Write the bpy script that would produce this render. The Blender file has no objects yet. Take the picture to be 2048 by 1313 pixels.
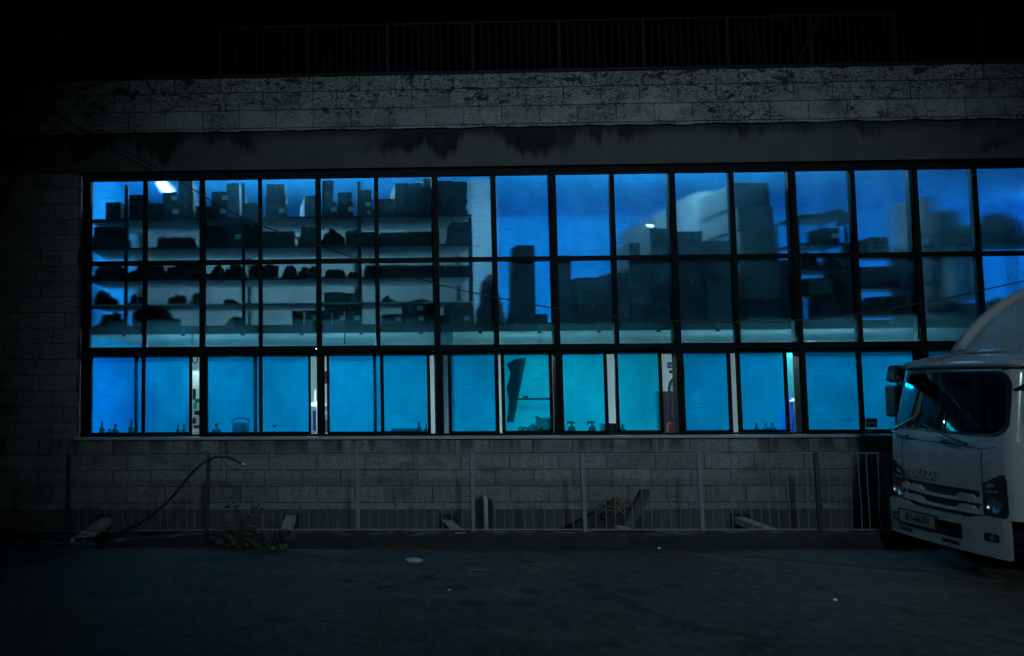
import bpy, math, random
from mathutils import Vector, Matrix, noise
random.seed(7)
PI = math.pi
scene = bpy.context.scene
COL = scene.collection
H = 2.24                      # eye height over the road
FPX, PPX, PPY = 1500.0, 582.664, 656.5
YAW, PITCH, ROLL = -0.0321, 0.06295, -0.0066

# ------------------------------------------------------------------ camera
def basis():
    cy, sy, cp, sp = math.cos(YAW), math.sin(YAW), math.cos(PITCH), math.sin(PITCH)
    f = Vector((sy*cp, cy*cp, sp)); r = Vector((cy, -sy, 0)); u = r.cross(f)
    return (math.cos(ROLL)*r + math.sin(ROLL)*u, -math.sin(ROLL)*r + math.cos(ROLL)*u, f)
BR, BU, BF = basis()
def ray(px, py): return BF + (px-PPX)/FPX*BR - (py-PPY)/FPX*BU
def onY(px, py, Y):
    d = ray(px, py); t = Y/d.y; return Vector((d.x*t, Y, H + d.z*t))
def onX(px, py, X):
    d = ray(px, py); t = X/d.x; return Vector((X, d.y*t, H + d.z*t))
def onZ(px, py, z):
    d = ray(px, py); t = (z-H)/d.z; return Vector((d.x*t, d.y*t, z))
cd = bpy.data.cameras.new('camera'); cam = bpy.data.objects.new('camera', cd); COL.objects.link(cam)
M = Matrix((BR, BU, -BF)).transposed().to_4x4(); M.translation = (0, 0, H); cam.matrix_world = M
cd.sensor_width = 36; cd.lens = FPX/2048*36; cd.shift_x = (1024-PPX)/2048; cd.shift_y = 0
cd.clip_start = .05; cd.clip_end = 1000
scene.camera = cam

# ------------------------------------------------------------------ materials
class N:
    """tiny node helper"""
    def __init__(s, name):
        s.m = bpy.data.materials.new(name); s.m.use_nodes = True
        s.t = s.m.node_tree; s.t.nodes.clear(); s.out = s.t.nodes.new('ShaderNodeOutputMaterial')
    def n(s, typ, ins=None, **kw):
        nd = s.t.nodes.new('ShaderNode'+typ)
        for k, v in kw.items(): setattr(nd, k, v)
        for k, v in (ins or {}).items(): s.put(nd.inputs[k], v)
        return nd
    def put(s, sock, v):
        if hasattr(v, 'is_output'): s.t.links.new(v, sock)
        elif isinstance(v, (tuple, list)) and len(v) == 3 and sock.type == 'RGBA': sock.default_value = (*v, 1)
        else: sock.default_value = v
    def math(s, op, a, b=0.0, c=None):
        nd = s.n('Math', operation=op); s.put(nd.inputs[0], a); s.put(nd.inputs[1], b)
        if c is not None: s.put(nd.inputs[2], c)
        return nd.outputs[0]
    def mix(s, f, a, b, bt='MIX'):
        nd = s.n('Mix', data_type='RGBA', blend_type=bt)
        s.put(nd.inputs[0], f); s.put(nd.inputs[6], a); s.put(nd.inputs[7], b); return nd.outputs[2]
    def ramp(s, v, lo, hi):
        nd = s.n('MapRange', {'Value': v, 'From Min': lo, 'From Max': hi}); nd.interpolation_type = 'SMOOTHSTEP'; return nd.outputs[0]
    def noise(s, vec, scale, detail=4, rough=.55, dist=0):
        nd = s.n('TexNoise', {'Scale': scale, 'Detail': detail, 'Roughness': rough, 'Distortion': dist})
        if vec is not None: s.put(nd.inputs['Vector'], vec)
        return nd.outputs['Fac']
    def pos(s): return s.n('NewGeometry').outputs['Position']
    def obj(s): return s.n('TexCoord').outputs['Object']
    def scaled(s, v, sc):
        return s.n('Mapping', {'Vector': v, 'Scale': sc}).outputs[0]
    def bump(s, h, strength=.3, dist=.02):
        return s.n('Bump', {'Height': h, 'Strength': strength, 'Distance': dist}).outputs[0]
    def finish(s, color, rough=.8, metal=0, normal=None, spec=.5, **kw):
        p = s.n('BsdfPrincipled', {'Base Color': color, 'Roughness': rough, 'Metallic': metal, 'Specular IOR Level': spec})
        if normal is not None: s.put(p.inputs['Normal'], normal)
        for k, v in kw.items(): s.put(p.inputs[k.replace('_', ' ')], v)
        s.t.links.new(p.outputs[0], s.out.inputs[0]); return s.m

def plain(name, col, rough=.7, metal=0, var=.25, scale=9, bump=.1, **kw):
    k = N(name); v = k.obj(); f = k.noise(v, scale, 5)
    dark = tuple(c*(1-var) for c in col); lite = tuple(min(1, c*(1+var)) for c in col)
    c = k.mix(f, dark, lite)
    r = k.math('MULTIPLY_ADD', k.noise(v, scale*2.3, 3), .25, rough-.12)
    return k.finish(c, r, metal, k.bump(k.noise(v, scale*7, 4), bump, .01), **kw)

def make_stone():
    k = N('stone_blocks'); P = k.pos(); x = k.n('SeparateXYZ', {0: P})
    X, Z = x.outputs[0], x.outputs[2]
    wob = k.math('MULTIPLY_ADD', k.noise(P, 2.2, 3), .03, -.015)
    hi = k.math('GREATER_THAN', Z, 5.9)      # the parapet has taller courses
    zrow = k.math('ADD', k.math('MULTIPLY', k.math('SUBTRACT', 1.0, hi), k.math('SUBTRACT', Z, .15)), k.math('MULTIPLY', hi, k.math('MULTIPLY_ADD', k.math('SUBTRACT', Z, 5.95), .235/.275, 5.875)))
    uv = k.n('CombineXYZ', {0: k.math('ADD', X, wob), 1: k.math('ADD', zrow, k.math('MULTIPLY', wob, .6))}).outputs[0]
    b = k.n('TexBrick', {'Vector': uv, 'Color1': (.28,.275,.26), 'Color2': (.20,.20,.195), 'Mortar': (.075,.075,.075), 'Scale': 1.0, 'Mortar Size': .0065, 'Mortar Smooth': .35, 'Bias': 0., 'Brick Width': .56, 'Row Height': .235}, offset=.37, offset_frequency=2, squash=1.25, squash_frequency=3)
    # chiselled rock faces
    cn = k.noise(k.scaled(P, (1, 1, 1.7)), 22, 6, .65, .8)
    c = k.mix(k.ramp(cn, .36, .6), k.mix(.42, b.outputs[0], (.03,.03,.03)), b.outputs[0])
    # black crust, densest along the top of the parapet, in ragged patches
    big = k.noise(P, 1.25, 5, .6)
    topm = k.ramp(Z, 6.08, 6.78)
    sn = k.noise(k.scaled(P, (.62, 1, 1.25)), 15, 3, .55, 1.6)
    squig = k.math('MAXIMUM', k.ramp(k.math('ABSOLUTE', k.math('SUBTRACT', sn, .5)), .055, .015), k.ramp(k.noise(k.scaled(P, (.5, 1, 1)), 7, 4, .6, 1.0), .56, .62))
    squig = k.math('MAXIMUM', squig, k.ramp(b.outputs['Fac'], .2, .7))
    dens = k.math('ADD', k.math('MULTIPLY', topm, .6), k.math('MULTIPLY_ADD', big, 1.6, -.72))
    crust = k.math('MULTIPLY', k.math('MULTIPLY', k.ramp(dens, -.05, .22), squig), k.math('MULTIPLY_ADD', hi, .75, .25))
    c = k.mix(k.math('MULTIPLY', crust, .93), c, (.008,.009,.009))
    # damp patches on single stones
    damp = k.ramp(k.noise(k.scaled(P, (.8, .8, 2.2)), 1.7, 3), .55, .68)
    c = k.mix(k.math('MULTIPLY', damp, .5), c, (.05,.053,.05))
    # drip line below the window sill
    drip = k.math('MULTIPLY', k.math('MULTIPLY', k.ramp(Z, .95, 1.28), k.math('SUBTRACT', 1.0, k.ramp(Z, 1.3, 1.32))), k.ramp(k.noise(k.scaled(P, (5, 5, .5)), 1, 4), .42, .62))
    c = k.mix(k.math('MULTIPLY', drip, .75), c, (.03,.032,.03))
    h = k.math('ADD', k.math('MULTIPLY', b.outputs['Fac'], -1.3), k.math('MULTIPLY', cn, .9))
    return k.finish(c, .92, 0, k.bump(h, .75, .03), spec=.2)

def make_plaster():
    k = N('stained_plaster'); P = k.pos(); x = k.n('SeparateXYZ', {0: P}); Z = x.outputs[2]
    f = k.noise(P, 3.2, 6, .6)
    c = k.mix(f, (.042,.042,.041), (.082,.082,.08))
    # runs of dirt below the stone band
    st = k.math('ADD', k.math('MULTIPLY', k.noise(k.scaled(P, (1.5, 1, .22)), 1.0, 3, .5), .7), k.math('MULTIPLY', k.noise(k.scaled(P, (7, 1, .35)), 1.0, 4, .6), .3))
    fade = k.math('MULTIPLY', k.ramp(Z, 5.02, 5.98), k.math('MULTIPLY_ADD', k.noise(k.scaled(P, (1.1, 1, .1)), 1.0, 3), 1.1, .42))
    run = k.ramp(k.math('ADD', st, k.math('MULTIPLY_ADD', fade, .34, -.17)), .53, .62)
    patch = k.ramp(k.noise(P, .5, 3), .40, .53)
    c = k.mix(k.math('MULTIPLY', k.math('MULTIPLY', run, patch), .92), c, (.005,.005,.005))
    edge = k.math('MULTIPLY', k.ramp(Z, 5.72, 5.92), k.ramp(k.noise(P, 3.5, 5), .30, .48))
    c = k.mix(k.math('MULTIPLY', edge, .85), c, (.014,.014,.013))
    return k.finish(c, .93, 0, k.bump(k.noise(P, 40, 5), .25, .01), spec=.2)

def make_plinth():
    k = N('plinth_render'); P = k.pos()
    c = k.mix(k.noise(P, 2.0, 5), (.055,.057,.058), (.10,.102,.10))
    c = k.mix(k.math('MULTIPLY', k.ramp(k.noise(k.scaled(P, (3, 1, .5)), 1.5, 4), .5, .7), .6), c, (.035,.035,.035))
    return k.finish(c, .92, 0, k.bump(k.noise(P, 45, 4), .2, .01), spec=.2)

def make_asphalt():
    k = N('asphalt'); P = k.pos()
    f = k.noise(P, .6, 6, .62); g = k.noise(k.scaled(P, (1, .45, 1)), 30, 5, .75)
    c = k.mix(f, (.030,.0225,.016), (.078,.060,.044))
    c = k.mix(k.ramp(k.noise(k.scaled(P, (.35, 1.6, 1)), 1.1, 5, .6, .6), .5, .66), c, (.080,.062,.046))
    c = k.mix(k.math('MULTIPLY', k.ramp(g, .52, .68), .6), c, (.17,.145,.12))
    c = k.mix(k.math('MULTIPLY', k.ramp(g, .48, .30), .8), c, (.022,.022,.022))
    mid = k.noise(k.scaled(P, (1, .6, 1)), 8, 6, .7)
    c = k.mix(k.math('MULTIPLY', k.ramp(mid, .48, .62), .55), c, (.012,.011,.010)); c = k.mix(k.math('MULTIPLY', k.ramp(mid, .46, .34), .45), c, (.15,.125,.10))
    # wheel-polished curved streaks
    w = k.noise(k.scaled(P, (.18, 3.4, 1)), 1.0, 4, .5, 1.2)
    c = k.mix(k.math('MULTIPLY', k.ramp(w, .56, .7), .35), c, (.028,.028,.03))
    # oil spots
    sx = k.n('SeparateXYZ', {0: P}); wob = k.math('MULTIPLY_ADD', k.noise(P, 5, 4), .9, -.45)
    tot = None
    for (px, py, w_, d_) in ((226,1190,.30,.15),(1182,1172,.17,.10),(1272,1184,.22,.12),(914,1176,.14,.10),(1064,1183,.15,.10),(1206,1195,.16,.09),(943,1207,.15,.10),(1042,1208,.18,.08),(1342,1171,.14,.08),(1057,1125,.09,.07),(560,1240,.2,.1),(700,1163,.12,.07)):
        q = onZ(px, py, 0)
        a = k.math('DIVIDE', k.math('SUBTRACT', sx.outputs[0], q.x), w_); b = k.math('DIVIDE', k.math('SUBTRACT', sx.outputs[1], q.y), d_)
        r = k.math('ADD', k.math('SQRT', k.math('ADD', k.math('MULTIPLY', a, a), k.math('MULTIPLY', b, b))), wob)
        m = k.ramp(r, 1.15, .7)
        tot = m if tot is None else k.math('MAXIMUM', tot, m)
    c = k.mix(k.math('MULTIPLY', tot, .85), c, (.010,.010,.010))
    # cracks and repaired seams
    wv = k.n('VectorMath', {0: P, 1: k.n('CombineXYZ', {0: k.math('MULTIPLY_ADD', k.noise(P, 1.5, 5, .65), .9, -.45), 1: k.math('MULTIPLY_ADD', k.noise(k.scaled(P, (1, 1.3, 1)), 1.9, 5, .65), .9, -.45)}).outputs[0]}, operation='ADD').outputs[0]
    vo = k.n('TexVoronoi', {'Vector': wv, 'Scale': .42}, feature='DISTANCE_TO_EDGE').outputs['Distance']
    crack = k.math('MULTIPLY', k.ramp(vo, .016, .004), k.ramp(k.noise(P, .7, 3), .46, .56))
    c = k.mix(k.math('MULTIPLY', crack, .85), c, (.006,.006,.006))
    patchy = k.ramp(k.n('TexVoronoi', {'Vector': wv, 'Scale': .25}).outputs['Distance'], .38, .43)
    c = k.mix(k.math('MULTIPLY', patchy, .28), c, (.014,.013,.012))
    # dark streak with a paler line beside it, curving toward the kerb
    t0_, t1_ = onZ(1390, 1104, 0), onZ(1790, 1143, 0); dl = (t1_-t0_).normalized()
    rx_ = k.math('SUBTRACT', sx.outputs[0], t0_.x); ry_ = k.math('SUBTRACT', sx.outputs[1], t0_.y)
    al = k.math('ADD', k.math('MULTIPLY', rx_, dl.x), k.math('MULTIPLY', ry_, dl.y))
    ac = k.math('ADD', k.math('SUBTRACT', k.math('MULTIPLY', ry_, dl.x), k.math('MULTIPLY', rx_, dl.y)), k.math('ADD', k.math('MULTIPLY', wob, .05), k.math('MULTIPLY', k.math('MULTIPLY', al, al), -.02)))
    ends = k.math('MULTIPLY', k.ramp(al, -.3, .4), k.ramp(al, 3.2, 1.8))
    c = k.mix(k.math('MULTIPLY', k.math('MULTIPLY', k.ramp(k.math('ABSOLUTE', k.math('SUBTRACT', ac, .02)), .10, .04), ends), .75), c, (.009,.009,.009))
    c = k.mix(k.math('MULTIPLY', k.math('MULTIPLY', k.ramp(k.math('ABSOLUTE', k.math('ADD', ac, .13)), .07, .02), ends), .45), c, (.085,.072,.06))
    # damp gutter strip, glossier
    wet = k.math('MULTIPLY', k.ramp(sx.outputs[1], 9.3, 9.9), k.ramp(k.noise(P, 1.6, 4), .44, .6))
    c = k.mix(k.math('MULTIPLY', wet, .35), c, (.02,.02,.02))
    rough = k.math('SUBTRACT', .88, k.math('MULTIPLY', wet, .25))
    return k.finish(c, rough, 0, k.bump(k.math('ADD', g, k.math('MULTIPLY', k.noise(P, 6, 4), 1.5)), .55, .012), spec=.35)

def make_kerb():
    k = N('crumbling_kerb'); P = k.pos()
    c = k.mix(k.noise(P, 5, 6, .65), (.010,.010,.010), (.05,.05,.048))
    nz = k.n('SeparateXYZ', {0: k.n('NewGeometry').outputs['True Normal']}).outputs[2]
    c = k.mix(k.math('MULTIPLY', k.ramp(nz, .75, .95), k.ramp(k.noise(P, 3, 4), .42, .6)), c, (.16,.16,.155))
    return k.finish(c, .95, 0, k.bump(k.noise(P, 16, 6, .7), .9, .03), spec=.2)

def glass(name, col, rough, trans_fac, trans_col, streak=0.0):
    return (sheet(name, col, rough, 0, trans_col, streak), sheet(name+'_inner', col, rough, trans_fac, trans_col, streak))
def sheet(name, col, rough, trans_fac, trans_col, streak=0.0):
    k = N(name)
    r = k.n('BsdfRefraction', {'Color': col, 'Roughness': rough, 'IOR': 1.42})
    P = k.pos()
    if streak:   # reeded film: fine vertical brush marks
        s = k.noise(k.scaled(P, (60, 1, 1.2)), 1.0, 3)
        k.put(r.inputs['Normal'], k.bump(s, streak, .01))
        rnd = k.n('ObjectInfo').outputs['Random']; big = k.noise(k.scaled(P, (2.6, 1, 1.7)), 1.0, 5, .6)
        smear = k.noise(k.scaled(P, (3, 1, 26)), 1.0, 4)
        amt = k.math('ADD', k.math('MULTIPLY', k.ramp(big, .3, .72), .7), k.math('MULTIPLY', rnd, .45))
        cc = k.mix(amt, tuple(c*.84 for c in col), col)
        k.put(r.inputs['Color'], k.mix(k.math('MULTIPLY', k.math('MULTIPLY', k.ramp(smear, .52, .66), k.ramp(big, .5, .62)), .22), cc, tuple(c*.5 for c in col)))
    dirt = k.ramp(k.noise(k.scaled(P, (2.2, 1, 1.6)), 1.3, 5, .65, .6), .35, .7)
    wipe = k.ramp(k.noise(k.scaled(P, (7, 1, 55)), 1.0, 3), .4, .7)
    tcol = k.mix(dirt, tuple(c*.55 for c in trans_col), k.mix(k.math('MULTIPLY', wipe, .35), trans_col, tuple(min(1, c*1.25+.03) for c in trans_col)))
    t = k.n('BsdfTranslucent', {'Color': tcol})
    mx = k.n('MixShader', {0: trans_fac, 1: r.outputs[0], 2: t.outputs[0]})
    k.t.links.new(mx.outputs[0], k.out.inputs[0]); return k.m

def emit(name, col, s):
    k = N(name); e = k.n('Emission', {'Color': col, 'Strength': s}); k.t.links.new(e.outputs[0], k.out.inputs[0]); return k.m

def make_card(name, col):
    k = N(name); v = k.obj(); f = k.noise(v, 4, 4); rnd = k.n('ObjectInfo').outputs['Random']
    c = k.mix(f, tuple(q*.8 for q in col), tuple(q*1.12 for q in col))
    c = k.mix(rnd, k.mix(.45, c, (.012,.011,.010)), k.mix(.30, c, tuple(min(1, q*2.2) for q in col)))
    c = k.mix(k.math('MULTIPLY', k.ramp(k.noise(v, 14, 3), .6, .75), .3), c, tuple(q*.55 for q in col))
    return k.finish(c, .85, 0, k.bump(k.noise(k.scaled(v, (40, 40, 8)), 3, 3), .12, .004), spec=.25)

def make_paint():
    k = N('white_truck_paint'); P = k.pos()
    g = k.ramp(k.noise(k.scaled(P, (2, 2, .8)), 1.6, 6, .65), .42, .72)
    sp = k.ramp(k.noise(P, 38, 4, .7), .58, .72)
    c = k.mix(g, (.29,.295,.295), (.21,.207,.20)); c = k.mix(k.math('MULTIPLY', sp, .35), c, (.09,.085,.08))
    r = k.math('MULTIPLY_ADD', g, .22, .16)
    return k.finish(c, r, 0, k.bump(k.noise(P, 3, 3), .03, .01), Coat_Weight=.3, Coat_Roughness=.1)
MAT = dict(
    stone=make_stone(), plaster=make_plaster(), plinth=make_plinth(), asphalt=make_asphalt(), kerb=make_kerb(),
    frame=plain('dark_aluminium', (.006,.0065,.007), .6, 0, spec=.06, bump=.03),
    sill=plain('sill_stone', (.30,.30,.29), .6, 0, .2, 6),
    concrete=plain('cast_concrete', (.36,.36,.34), .9, 0, .25, 5, .3),
    wallin=plain('white_emulsion', (.72,.73,.72), .9, 0, .05, 2, .1),
    partition=plain('buff_partition', (.19,.155,.12), .9, 0, .15, 2, .1), greywall=plain('grey_emulsion', (.30,.31,.31), .9, 0, .1, 2, .1), darkwall=plain('dim_emulsion', (.045,.045,.043), .9, 0, .2, 2, .1),
    ceiling=plain('blue_lit_ceiling', (.006,.50,.92), .9, 0, .06, 1.5, .1),  # blue light of the upper room put into ceiling and wall colour
    slab=plain('slab_underside', (.45,.46,.46), .9, 0, .12, 2, .1),
    floorin=plain('screed', (.25,.25,.24), .8),
    tape=plain('parcel_tape', (.16,.12,.08), .35),
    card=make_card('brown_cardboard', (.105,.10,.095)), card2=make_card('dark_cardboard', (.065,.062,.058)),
    card3=make_card('white_cardboard', (.27,.265,.25)),
    ink=plain('printing_ink', (.02,.02,.02), .8), paper=plain('paper_label', (.7,.7,.68), .8),
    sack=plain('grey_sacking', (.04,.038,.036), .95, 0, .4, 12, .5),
    board=plain('dull_board', (.06,.055,.05), .85), pale=plain('pale_board', (.6,.6,.55), .8),
    rack=plain('shelf_steel', (.06,.065,.07), .5, .3), rackpale=plain('shelf_board', (.48,.45,.41), .8, 0, .15, 3),
    galv=plain('galvanised_steel', (.30,.31,.31), .5, .7, .2, 14, .05),
    fence=plain('fence_paint', (.17,.18,.185), .6, .2, .3, 18, .1),
    railing=plain('dim_railing', (.011,.012,.012), .7, spec=.08), fencedark=plain('dark_fence_paint', (.035,.04,.04), .6, .2, .3, 18, .1),  # railing tone near-black, darkened for the dim light at roof height
    black=plain('black_plastic', (.012,.012,.013), .45), rubber=plain('rubber', (.015,.015,.015), .85),
    cable=plain('cable_sheath', (.008,.008,.008), .6), wood=plain('old_wood', (.06,.056,.05), .9, 0, .4, 7, .4),
    leaf=plain('leaf', (.022,.03,.02), .55, 0, .35, 20, .1), stem=plain('stem', (.05,.05,.035), .8),
    red=plain('red_paint', (.16,.008,.008), .35), blue=plain('blue_sign', (.02,.12,.55), .5),
    green=plain('green_plastic', (.02,.25,.12), .5), teal=plain('teal_plastic', (.03,.35,.36), .4),
    white=plain('white_plastic', (.75,.75,.74), .4, 0, .06), pink=plain('mauve_plastic', (.07,.018,.035), .5),
    paint=make_paint(),
    paintdull=plain('white_fibreglass', (.25,.255,.255), .5, 0, .10, 3, .03),
    chrome=plain('chrome', (.75,.76,.78), .08, 1, .05), seat=plain('seat_cloth', (.03,.03,.035), .9),
    plate=plain('plate_yellow', (.20,.19,.15), .5), lens=plain('lamp_lens', (.022,.025,.028), .06, .1, .2, 30, .05),
    reflector=plain('lamp_reflector', (.45,.45,.47), .3, 1, .1), amber=plain('amber_lens', (.30,.10,.02), .15),
    debris=plain('rubbish', (.03,.028,.025), .95, 0, .6, 9, .8),
    straw=plain('dry_straw', (.16,.15,.11), .95),
)
MAT['glass_up'] = glass('frosted_glass', (.66,.93,1.0), .145, .10, (.10,.28,.35), .15)
MAT['glass_low'] = glass('blue_film_glass', (.016,.71,1.0), .21, .10, (.014,.66,1.0), .15)
MAT['glass_half'] = glass('cyan_film_glass', (.06,.80,.98), .13, .10, (.04,.78,1.0), .15)
def clear_glass():
    k = N('windscreen_glass')
    g = k.n('BsdfGlossy', {'Color': (1,1,1), 'Roughness': .02}); t = k.n('BsdfTransparent', {'Color': (.085,.14,.14)})
    fr = k.n('Fresnel', {'IOR': 1.14}); mx = k.n('MixShader', {0: fr.outputs[0], 1: t.outputs[0], 2: g.outputs[0]})
    k.t.links.new(mx.outputs[0], k.out.inputs[0]); return k.m
MAT['glass_clear'] = clear_glass()
def water():
    k = N('puddle_water'); P = k.pos()
    n = k.bump(k.noise(k.scaled(P, (14, 26, 1)), 1.6, 5, .7), 1.0, .14)
    return k.finish((.010,.011,.012), .40, 0, n, spec=1.0, Coat_Weight=1.0, Coat_Roughness=.3, Coat_IOR=1.9)
MAT['water'] = water()
UPC, LOC = (.40,.70,1.0), (.50,.86,1.0)
MAT['lamp_up'] = emit('blue_lamp', UPC, 245)
MAT['lamp_up_white'] = emit('white_lamp', (.62,.80,1.0), 150)
MAT['lamp_low'] = emit('cool_lamp', LOC, 165)
MAT['lamp_mid'] = emit('greenish_lamp', (.50,.98,.98), 270)
MAT['glint_glow'] = emit('lamp_glint_glow', (.85,.93,1.0), 6)  # glow put in for a lamp reflection
MAT['spark'] = emit('pilot_light', (.7,.9,1.0), 8)

# ------------------------------------------------------------------ mesh builder
class MB:
    def __init__(s): s.v, s.f, s.mi = [], [], []
    def face(s, pts, m=0):
        b = len(s.v); s.v += [Vector(p) for p in pts]; s.f.append(tuple(range(b, b+len(pts)))); s.mi.append(m); return s
    def box(s, x0, x1, y0, y1, z0, z1, m=0, rot=0, jit=0, tilt=0):
        c = Vector(((x0+x1)/2, (y0+y1)/2, z0)); b = len(s.v)
        R_ = Matrix.Rotation(rot, 3, 'Z') @ Matrix.Rotation(tilt, 3, 'Y')
        for z in (z0, z1):
            for (x, y) in ((x0, y0), (x1, y0), (x1, y1), (x0, y1)):
                p = Vector((x, y, z)) - c; p = R_ @ p + c
                if jit: p += Vector((random.uniform(-jit, jit), random.uniform(-jit, jit), random.uniform(-jit, jit)*(z == z1)))
                s.v.append(p)
        for q in ((0,3,2,1),(4,5,6,7),(0,1,5,4),(1,2,6,5),(2,3,7,6),(3,0,4,7)):
            s.f.append(tuple(b+i for i in q)); s.mi.append(m)
        return s
    def prism(s, poly, off, m=0):
        """poly: 3-D outline, off: extrusion vector"""
        b = len(s.v); n = len(poly); off = Vector(off)
        s.v += [Vector(p) for p in poly] + [Vector(p)+off for p in poly]
        s.f.append(tuple(range(b, b+n))); s.f.append(tuple(b+n+i for i in reversed(range(n)))); s.mi += [m, m]
        for i in range(n):
            j = (i+1) % n; s.f.append((b+i, b+n+i, b+n+j, b+j)); s.mi.append(m)
        return s
    def tube(s, pts, r, n=8, m=0, caps=True):
        pts = [Vector(p) for p in pts]; rs = r if isinstance(r, (list, tuple)) else [r]*len(pts)
        b = len(s.v); up = Vector((0, 0, 1)); prev = None
        for i, p in enumerate(pts):
            d = (pts[min(i+1, len(pts)-1)] - pts[max(i-1, 0)]).normalized()
            if prev is None: a = d.cross(up if abs(d.z) < .9 else Vector((1, 0, 0))).normalized()
            else: a = (prev - d*prev.dot(d)).normalized()
            prev = a; c = d.cross(a)
            for k in range(n):
                t = 2*PI*k/n; s.v.append(p + rs[i]*(math.cos(t)*a + math.sin(t)*c))
        for i in range(len(pts)-1):
            for k in range(n):
                q = (k+1) % n; s.f.append((b+i*n+k, b+i*n+q, b+(i+1)*n+q, b+(i+1)*n+k)); s.mi.append(m)
        if caps:
            s.f.append(tuple(b+k for k in reversed(range(n)))); e = b+(len(pts)-1)*n
            s.f.append(tuple(e+k for k in range(n))); s.mi += [m, m]
        return s
    def lathe(s, c, prof, n=16, m=0, axis='Z'):
        """prof: (radius, height) from bottom to top"""
        b = len(s.v); c = Vector(c)
        for (r, h) in prof:
            for k in range(n):
                t = 2*PI*k/n; a, e = r*math.cos(t), r*math.sin(t)
                s.v.append(c + (Vector((a, e, h)) if axis == 'Z' else Vector((a, h, e)) if axis == 'Y' else Vector((h, a, e))))
        for i in range(len(prof)-1):
            for k in range(n):
                q = (k+1) % n; s.f.append((b+i*n+k, b+i*n+q, b+(i+1)*n+q, b+(i+1)*n+k)); s.mi.append(m)
        s.f.append(tuple(b+k for k in range(n))); e = b+(len(prof)-1)*n; s.f.append(tuple(e+k for k in range(n))); s.mi += [m, m]
        return s
    def grid(s, fn, nu, nv, m=0):
        b = len(s.v)
        for i in range(nu+1):
            for j in range(nv+1): s.v.append(Vector(fn(i/nu, j/nv)))
        for i in range(nu):
            for j in range(nv):
                a = b+i*(nv+1)+j; s.f.append((a, a+nv+1, a+nv+2, a+1)); s.mi.append(m)
        return s
    def lump(s, c, rx, ry, rz, seed=0, rough=.35, m=0, n=14):
        c = Vector(c); b = len(s.v)
        for i in range(n+1):
            ph = PI*i/n
            for k in range(n*2):
                t = 2*PI*k/(n*2); d = Vector((math.sin(ph)*math.cos(t), math.sin(ph)*math.sin(t), math.cos(ph)))
                q = 1 + rough*(noise.noise(d*1.7+Vector((seed*3.1, seed, 0))) + .5*noise.noise(d*4.3+Vector((0, seed*2.3, seed))))
                p = Vector((d.x*rx*q, d.y*ry*q, max(d.z, -.02)*rz*2*q)); s.v.append(c + p)
        w = n*2
        for i in range(n):
            for k in range(w):
                q = (k+1) % w; s.f.append((b+i*w+k, b+(i+1)*w+k, b+(i+1)*w+q, b+i*w+q)); s.mi.append(m)
        return s
    def build(s, name, mats, parent=None, smooth=False, bevel=0, loc=None, solid=0):
        if not isinstance(mats, (list, tuple)): mats = [mats]
        org = Vector(loc) if loc is not None else Vector((0, 0, 0))
        if parent is not None:
            r = parent; org = Vector((0, 0, 0))
            while r is not None: org += r.location; r = r.parent
        elif loc is None and s.v:
            xs = [p.x for p in s.v]; ys = [p.y for p in s.v]
            org = Vector(((min(xs)+max(xs))/2, (min(ys)+max(ys))/2, min(p.z for p in s.v)))
        me = bpy.data.meshes.new(name); me.from_pydata([tuple(p-org) for p in s.v], [], s.f)
        for mt in mats: me.materials.append(MAT[mt] if isinstance(mt, str) else mt)
        for i, p in enumerate(me.polygons): p.material_index = s.mi[i]; p.use_smooth = smooth
        me.validate(); me.update()
        o = bpy.data.objects.new(name, me); COL.objects.link(o)
        if parent is not None: o.parent = parent
        else: o.location = org
        if solid:
            md = o.modifiers.new('thick', 'SOLIDIFY'); md.thickness = solid; md.offset = -1
        if bevel:
            md = o.modifiers.new('edge', 'BEVEL'); md.width = bevel; md.segments = 2; md.limit_method = 'ANGLE'; md.angle_limit = .6
        return o

def tag(o, label, cat, group=None):
    o['label'] = label; o['category'] = cat
    if group: o['group'] = group
    return o
def empty(name, loc, label, cat, group=None):
    o = bpy.data.objects.new(name, None); COL.objects.link(o); o.location = loc; o.empty_display_size = .1
    return tag(o, label, cat, group)
def structure(o, label=None):
    o['kind'] = 'structure'
    if label: o['label'] = label
    return o
def text_mesh(name, body, size, mat, parent, matrix, extrude=.006, offset=0):
    cu = bpy.data.curves.new('t', 'FONT'); cu.body = body; cu.size = size; cu.extrude = extrude; cu.offset = offset
    cu.align_x = 'CENTER'; cu.align_y = 'CENTER'
    t = bpy.data.objects.new('t', cu); COL.objects.link(t)
    dg = bpy.context.evaluated_depsgraph_get(); me = bpy.data.meshes.new_from_object(t.evaluated_get(dg))
    bpy.data.objects.remove(t)
    org = Vector((0, 0, 0)); r = parent
    while r is not None: org += r.location; r = r.parent
    me.transform(Matrix.Translation(-org) @ matrix); me.materials.clear(); me.materials.append(MAT[mat])
    o = bpy.data.objects.new(name, me); COL.objects.link(o); o.parent = parent; return o

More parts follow.
